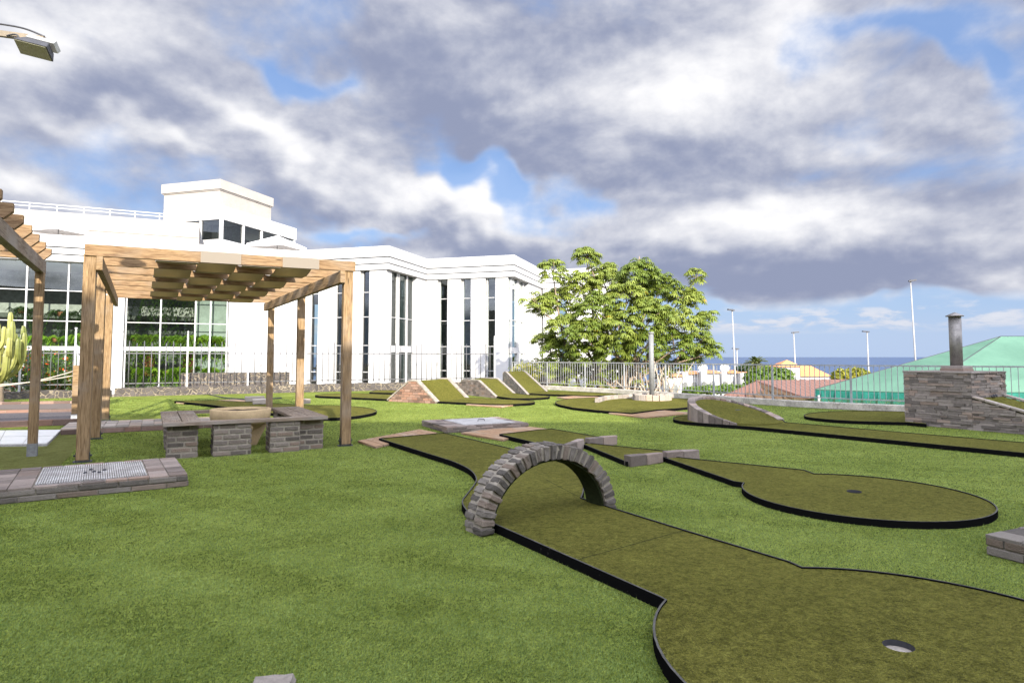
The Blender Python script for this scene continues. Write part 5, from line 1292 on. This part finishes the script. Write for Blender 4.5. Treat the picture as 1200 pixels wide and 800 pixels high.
def orange_house():
    t = thing('orange_roof_house', (31, 76, -7), 'white house with an orange tiled roof and a small square tower near the sea', 'house'); Y = 76
    a, b = R(929, 441, Y), R(976, 441, Y); rl, rr = R(935, 427, Y+3), R(948, 427.5, Y+3); z = a.z
    m = MB(); q = [V((a.x, Y, z)), V((b.x, Y, z)), V((b.x, Y+7, z)), V((a.x, Y+7, z))]; m.face([q[0], q[1], rr, rl]); m.face([q[1], q[2], rr]); m.face([q[2], q[3], rl, rr]); m.face([q[3], q[0], rl]); obj('roof', m, 'rooforange', t)
    m = MB(); m.box((a.x+.3, Y+.3, -8), (b.x-a.x-.6, 0, 0), (0, 6.4, 0), UP*(z+7.98)); obj('wall', m, 'whitewall', t)
    for px in (941, 953, 966): c = R(px, 446, Y+.28); m = MB(); m.box((c.x-.3, Y+.26, z-1.1), (.6, 0, 0), (0, .03, 0), UP*.8); obj('window', m, 'interior', t)
    c = R(921, 427, Y+1); m = MB(); m.box((c.x-1.25, Y, -8), (2.5, 0, 0), (0, 2.5, 0), UP*(c.z+7.75)); m.box((c.x-2.6, Y+.2, -8), (1.34, 0, 0), (0, 3, 0), UP*(c.z+6.9)); obj('tower', m, 'whitewall', t)
    m = MB(); e = [V((c.x-1.5, Y-.25, c.z-.25)), V((c.x+1.5, Y-.25, c.z-.25)), V((c.x+1.5, Y+2.75, c.z-.25)), V((c.x-1.5, Y+2.75, c.z-.25))]; ap = V((c.x+.2, Y+1.2, R(921, 421.5, Y).z))
    for k in range(4): m.face([e[k], e[(k+1) % 4], ap])
    obj('tower_roof', m, 'rooforange', t)
    m = MB(); m.box((c.x-.5, Y-.03, c.z-1.5), (.5, 0, 0), (0, .03, 0), UP*.7); obj('window', m, 'interior', t)
orange_house()
def hedge(name, label, cat, lst, Y, n, size, mt='leaf_hedge'):
    e = []
    for px, py, rx, ry in lst: c = R(px, py, Y); e.append((tuple(c), (rx/F*Y, rx/F*Y*.8, ry/F*Y)))
    b = V(e[0][0]); b.z = -4.5-.03*Y; bush(name, label, cat, b, e, n, size, mt)
hedge('hedge_tree', 'round bright green clipped tree in front of the white villas', 'tree', [(886, 443, 13, 10), (901, 440, 15, 10), (917, 442, 13, 10), (900, 448, 24, 8)], 48, 7000, .15)
hedge('hedge', 'low bright green hedge behind the railing left of the brown gable', 'hedge', [(812, 458, 12, 5), (832, 456.5, 15, 5), (852, 455.5, 13, 5), (868, 456, 10, 5)], 40, 4200, .11)
hedge('hedge_tree', 'dull green round tree between the orange roof and the marquee', 'tree', [(985, 441, 10, 8), (1003, 440, 14, 9), (1015, 443, 8, 7)], 70, 4200, .2, 'leaf_yellow')
hedge('dark_tree', 'dark tree clump around the distant palm', 'tree', [(873, 434, 12, 6), (892, 434, 12, 5), (905, 433, 8, 5)], 92, 2000, .3, 'leaf_dark')
def palm(px, py, Y, zb, L, label):
    c = R(px, py, Y); t = thing('palm_tree', (c.x, Y, zb), label, 'palm'); m = MB(); m.tube((c.x, Y, zb), c, .22, .16, 8); obj('trunk', m, 'bark', t); vs, fs, ts = [], [], []
    for i in range(34):
        a = random.uniform(0, 2*PI); el = random.uniform(-.3, 1.3); d = V((math.cos(a)*math.cos(el), math.sin(a)*math.cos(el), math.sin(el))); tn = random.random()*.9
        for k in range(9):
            s0 = k/9; p = c+d*L*s0-UP*L*.45*s0*s0; q = c+d*L*(s0+.12)-UP*L*.45*(s0+.12)**2; sd_ = d.cross(UP).normalized()
            for sg in (-1, 1):
                w = L*.2*(1-.6*s0); b0 = len(vs); vs += [p, q, q+sd_*sg*w-UP*w*.5, p+sd_*sg*w*.95-UP*w*.55]; fs.append((b0, b0+1, b0+2, b0+3)); ts.append(tn)
    leafmesh('fronds', [tuple(v) for v in vs], fs, ts, 'leaf_palm', t)
palm(886, 425, 88, -7, 1.9, 'distant palm tree against the sea above the round hedge tree')
# more far roofs fill the slope to the sea
for px, py, w, Y, lb in ((890, 436, 26, 100, 'pale far house with a flat roof right of the distant palm'), (1000, 447, 60, 100, 'pale far house hidden between the orange roof and the marquee')):
    c = R(px-w/2, py, Y); wd = w/F*Y; t = thing('far_house', (c.x, Y, -10), lb, 'house'); m = MB(); m.box((c.x, Y, -10), (wd, 0, 0), (0, 6, 0), UP*(c.z+10)); obj('wall', m, 'whitewall', t)
    m = MB(); m.box((c.x-.2, Y-.3, c.z), (wd+.4, 0, 0), (0, 6.4, 0), UP*.2); obj('roof', m, 'rooforange', t)

# ------------------------------------------------------------------ planting and rope at the left
def cactus():
    b = V((-14.75, 18.4, -.3)); t = thing('candelabra_cactus', b, 'branching yellow-green candelabra cactus at the left edge', 'cactus'); m = MB(); m2 = MB()
    m2.path([b, b+V((-.05, 0, .6)), b+V((.0, 0, 1.3))], [.22, .2, .17], 9)
    def arm(p, dx, dy, h, r, sub=2):
        q = [p, p+V((dx*.7, dy*.7, h*.22)), p+V((dx, dy, h*.5)), p+V((dx*1.02, dy, h))]; pts = crom(q, 4); tn = random.random()*.8
        rings = []; n = 10
        for i, c in enumerate(pts): rings.append([m.bm.verts.new(c+V((math.cos(2*PI*k/n), math.sin(2*PI*k/n), 0))*r*(1.18 if k % 2 else .72)*(1+.06*math.sin(i*2.1))*(.55 if i == len(pts)-1 else 1)) for k in range(n)])
        for A, B in zip(rings, rings[1:]):
            for k in range(n): f = m.bm.faces.new((A[k], A[(k+1) % n], B[(k+1) % n], B[k])); f[m.tone] = tn
        m.bm.faces.new(rings[-1])[m.tone] = tn
        for _ in range(sub): arm(pts[random.randint(3, 8)], random.uniform(-.4, .4), random.uniform(-.3, .3), random.uniform(.6, 1.1), r*.9, 0)
    for i in range(13):
        a = 2*PI*i/13+random.random()*.4; l = random.uniform(.15, .75); arm(b+UP*random.uniform(.5, 1.35), math.cos(a)*l, math.sin(a)*l, random.uniform(1.0, 1.7), .065)
    obj('arms', m, 'cactus', t); obj('trunk', m2, 'bark', t)
cactus()
def flower_bush():
    c = P(22, 466); c.z = -.2; e = [((c.x-.1, c.y+1.0, .75), (1.0, .7, .85)), ((c.x-1.2, c.y+.6, .7), (.9, .7, .8)), ((c.x+.75, c.y+1.3, .55), (.6, .5, .6)), ((c.x-2.2, c.y+.2, .7), (.9, .7, .8))]
    t = bush('flowering_bush', 'dark green bush with orange-red flowers behind the low lava wall', 'bush', c+V((0, .9, 0)), e, 5200, .05, 'leaf_dark')
    vs, fs, ts = scatter_leaves(e, 420, .055, fill=.08); leafmesh('flowers', vs, fs, ts, 'flower', t)
flower_bush()
for i, (px, w, lb) in enumerate(((58, .55, 'pale green spiky succulent clump right of the flowering bush'), (74, .5, 'pale green spiky succulent clump beside the grey banner'))):
    c = P(px, 464); c += V((-.35, .75, .1)); t = thing('succulent', c, lb, 'succulent'); vs, fs, ts = [], [], []
    for k in range(60):
        a = random.uniform(0, 2*PI); o = c+V((random.uniform(-w, w), random.uniform(-.2, .2), 0)); hgt = random.uniform(.35, .85); d = V((math.cos(a)*.12, math.sin(a)*.12, hgt)); s_ = V((math.sin(a), -math.cos(a), 0))*.035; b0 = len(vs)
        vs += [o-s_, o+s_, o+d*.8+s_*.6, o+d-s_*.1]; fs.append((b0, b0+1, b0+2, b0+3)); ts.append(random.random())
    leafmesh('leaves', [tuple(v) for v in vs], fs, ts, 'leaf_yellow', t)
bp = P(87, 492.5); t = thing('rope_post', bp, 'short square timber post with a white foot carrying the rope', 'post'); m = MB(); m.cbox(bp+UP*.13, ax_a*.10, ax_b*.10, UP*(R(88, 428, bp.y).z-.13)); obj('post', m, 'timber', t, bevel=.005)
m = MB(); m.cbox(bp, ax_a*.11, ax_b*.11, UP*.13); obj('post_foot', m, 'whitemetal', t); rz = R(88, 432, bp.y).z
bl_ = bp+ax_a*-3.4+ax_b*-.2; t2 = thing('rope_post', bl_, 'short square timber post outside the left edge at the far end of the rope', 'post'); m = MB(); m.cbox(bl_+UP*.13, ax_a*.10, ax_b*.10, UP*1.0); obj('post', m, 'timber', t2); m = MB(); m.cbox(bl_, ax_a*.11, ax_b*.11, UP*.13); obj('post_foot', m, 'whitemetal', t2)
for zz, sag, lb in ((rz-.03, .36, 'upper pale rope sagging left from the short post'), (rz-.13, .22, 'lower pale rope running left from the short post')):
    a, b = bp+UP*zz, bl_+UP*(zz+.1); m = MB(); m.path([a.lerp(b, k/16)-UP*sag*4*(k/16)*(1-k/16) for k in range(17)], .012, 7); tag(obj('rope', m, 'rope'), lb, 'rope')
q = R(97, 455, 16.0); t = thing('banner', (q.x, 16, 0), 'plain grey cloth banner hanging from a pole beside the front pergola post', 'banner'); m = MB(); a, b = R(88.5, 404, 16), R(101, 412, 16)
m.tube((a.x, 16, 0), (a.x, 16, R(88, 386, 16).z), .022); m.tube((a.x, 16, R(88, 386, 16).z), (a.x, 16, R(88, 386, 16).z+.05), .03); obj('pole', m, 'whitemetal', t); m = MB(); k = 10
for i in range(k):
    u0, u1 = i/k, (i+1)/k; f = lambda u, v: V((a.x+.03+(b.x-a.x+.1)*u, 16+.05*math.sin(u*6+v*2), (a.z-.10*u)*(1-v)+.5*v-.12*math.sin(u*PI)*(1-v)))
    for j in range(8): m.face([f(u0, j/8), f(u1, j/8), f(u1, (j+1)/8), f(u0, (j+1)/8)])
bmesh.ops.remove_doubles(m.bm, verts=m.bm.verts[:], dist=.0005); obj('cloth', m, 'banner', t, smooth=True); m = MB(); m.box(f(.1, .18)-V((0, .055, 0)), V((.2, 0, -.02)), V((0, .004, 0)), UP*.02); obj('stripe', m, 'darkmetal', t)

# ------------------------------------------------------------------ floodlight top left
def floodlight():
    Y = 5.6; a = R(-60, 26, Y+.1); b = R(52, 47, Y); t = thing('floodlight', (a.x-.3, a.y, 0), 'dark floodlight on a pale bracket arm reaching in at the top left', 'floodlight')
    m = MB(); pz = a-V((.3, 0, 0)); m.tube((pz.x, pz.y, 0), (pz.x, pz.y, a.z+.3), .06); obj('mast', m, 'greymetal', t)
    m = MB(); m.beam(pz, b, .04, .05); obj('arm', m, 'armmetal', t)
    c = R(39, 59, Y-.1); u = (R(57, 63, Y)-R(22, 54, Y)).normalized(); n_ = V((.12, -.55, -.83)); n_ = (n_-u*n_.dot(u)).normalized(); v = n_.cross(u)
    Wd, Hd, Dp = .31, .15, .085
    m = MB(); o = c-u*Wd/2-v*Hd/2-n_*Dp; q = [o, o+u*Wd, o+u*Wd+v*Hd, o+v*Hd]; cc = c-n_*Dp*1.0
    m.hexa([cc+(p-cc)*.72 - n_*.0 for p in q]+[p+n_*Dp for p in q]); obj('housing', m, 'darkmetal', t, bevel=.006)
    m = MB(); o = c-u*Wd*.46-v*Hd*.44+n_*.002; m.box(o, u*Wd*.92, v*Hd*.88, n_*.006); obj('lens', m, 'lampglass', t)
    m = MB(); 
    for s_ in (-.2, .05): m.box(c+u*(Wd*s_*1.6)-n_*(Dp+.01)-v*.02, u*.03, v*.04, -n_*.06)
    m.box(c-u*.12-v*.05-n_*(Dp+.012), u*.26, v*.1, -n_*.045); obj('bracket', m, 'railmetal', t, bevel=.004)
    m = MB(); e = c-u*.19-n_*.12; m.path(crom([R(8, 42, Y), e+UP*.02-u*.05, e-UP*.05, e+u*.05-UP*.02, c-u*.1-n_*.08], 6), .007, 6); m.path(crom([R(-40, 30, Y)+UP*.05, R(5, 33, Y)+UP*.03, R(30, 40, Y)+UP*.045, b+UP*.03], 6), .008, 6); obj('cable', m, 'darkmetal', t)
floodlight()
# loose hose on the far lawn by the wall
m = MB(); hp = crom([P(208, 457.5, .02), P(235, 460, .02), P(265, 466, .02), P(300, 468, .02), P(330, 466, .02)], 6); m.path([p+UP*0 for p in hp], .018, 6); tag(obj('hose', m, 'darkmetal'), 'dark hose snaking over the far lawn in front of the fence', 'hose')

# ------------------------------------------------------------------ turf blades near the viewer
def pip(pt, poly):
    x, y = pt[:, 0], pt[:, 1]; ins = np.zeros(len(pt), bool); n = len(poly); j = n-1
    for i in range(n):
        xi, yi, xj, yj = poly[i][0], poly[i][1], poly[j][0], poly[j][1]
        c = ((yi > y) != (yj > y)) & (x < (xj-xi)*(y-yi)/(yj-yi+1e-12)+xi); ins ^= c; j = i
    return ins
def grass():
    N = 620000
    d = 2.25*(20.0/2.25)**(rng.random(N)**1.15); u = rng.uniform(-.86, .86, N); pts = np.stack([d*u, d], 1)
    keep = np.ones(N, bool)
    polys = [[(p.x, p.y) for p in lp] for lp in (left+arc(cm, rm_, a_n0, a_n1, 60)+right, A_, B_, C_, lane3, l4, l5, c6)]
    polys += [[(p.x, p.y) for p in q] for q in ((s0, s0+ax_a*1.58, s0+ax_a*1.58+ax_b*1.32, s0+ax_b*1.32), [P(*k) for k in ((419, 516), (440, 523), (512, 506.5), (492, 502.5))], [P(*k) for k in ((540, 506.5), (589, 514.7), (645, 502.5), (610, 498.3))], [P(*k) for k in ((-50, 510), (-50, 470), (100, 470), (110, 497), (192, 504), (192, 488), (75, 490), (60, 521), (-50, 522))])]
    polys.append([(p.x, p.y) for p in (g0, g0+gx*1.62, g0+gx*1.62+gy*1.28, g0+gy*1.28)])
    r_d, r_e = V((.42, -.907, 0))*1.1, V((.907, .42, 0))*1.3
    polys.append([(p.x, p.y) for p in (r0, r0+r_d, r0+r_d+r_e, r0+r_e)])
    wl = [P(-120, 700), P(-60, 560), P(66, 549), P(82, 534), P(101, 506), P(-120, 505)]; polys.append([(p.x, p.y) for p in wl])
    for pl_ in polys: keep &= ~pip(pts, pl_)
    pts = pts[keep]; d = d[keep]; n = len(pts)
    h = rng.uniform(.006, .014, n)*(1+.03*d); w = (.0009+.00048*d)*rng.uniform(.7, 1.3, n)
    a = rng.uniform(0, 2*PI, n); lean = rng.uniform(.3, 1.45, n); la = .8*np.sin(pts[:, 0]*4.9+1.9*np.sin(pts[:, 1]*6.3))+0.6*np.sin(pts[:, 1]*9.1+pts[:, 0]*3.8)+rng.normal(.5, 1.0, n)
    p = np.concatenate([pts, np.full((n, 1), .0)], 1); sdv = np.stack([np.cos(a), np.sin(a), 0*a], 1)*w[:, None]
    tip = p+np.stack([np.cos(la)*np.sin(lean), np.sin(la)*np.sin(lean), np.cos(lean)], 1)*h[:, None]
    vs = np.stack([p-sdv, p+sdv, tip], 1).reshape(-1, 3); fs = np.arange(3*n).reshape(-1, 3)
    o = leafmesh('grass', vs, fs, np.clip(rng.random(n)*.85+.12*np.sin(pts[:, 0]*4.1+2*np.sin(pts[:, 1]*3.3))*np.sin(pts[:, 1]*5.2+pts[:, 0]*2), 0, 1), 'blade'); tag(o, kind='stuff')
_p0, _p1 = left[-1], right[0]
a_n0 = math.degrees(math.atan2(_p0.y-cm[1], _p0.x-cm[0])); a_n1 = math.degrees(math.atan2(_p1.y-cm[1], _p1.x-cm[0]))+360
grass()
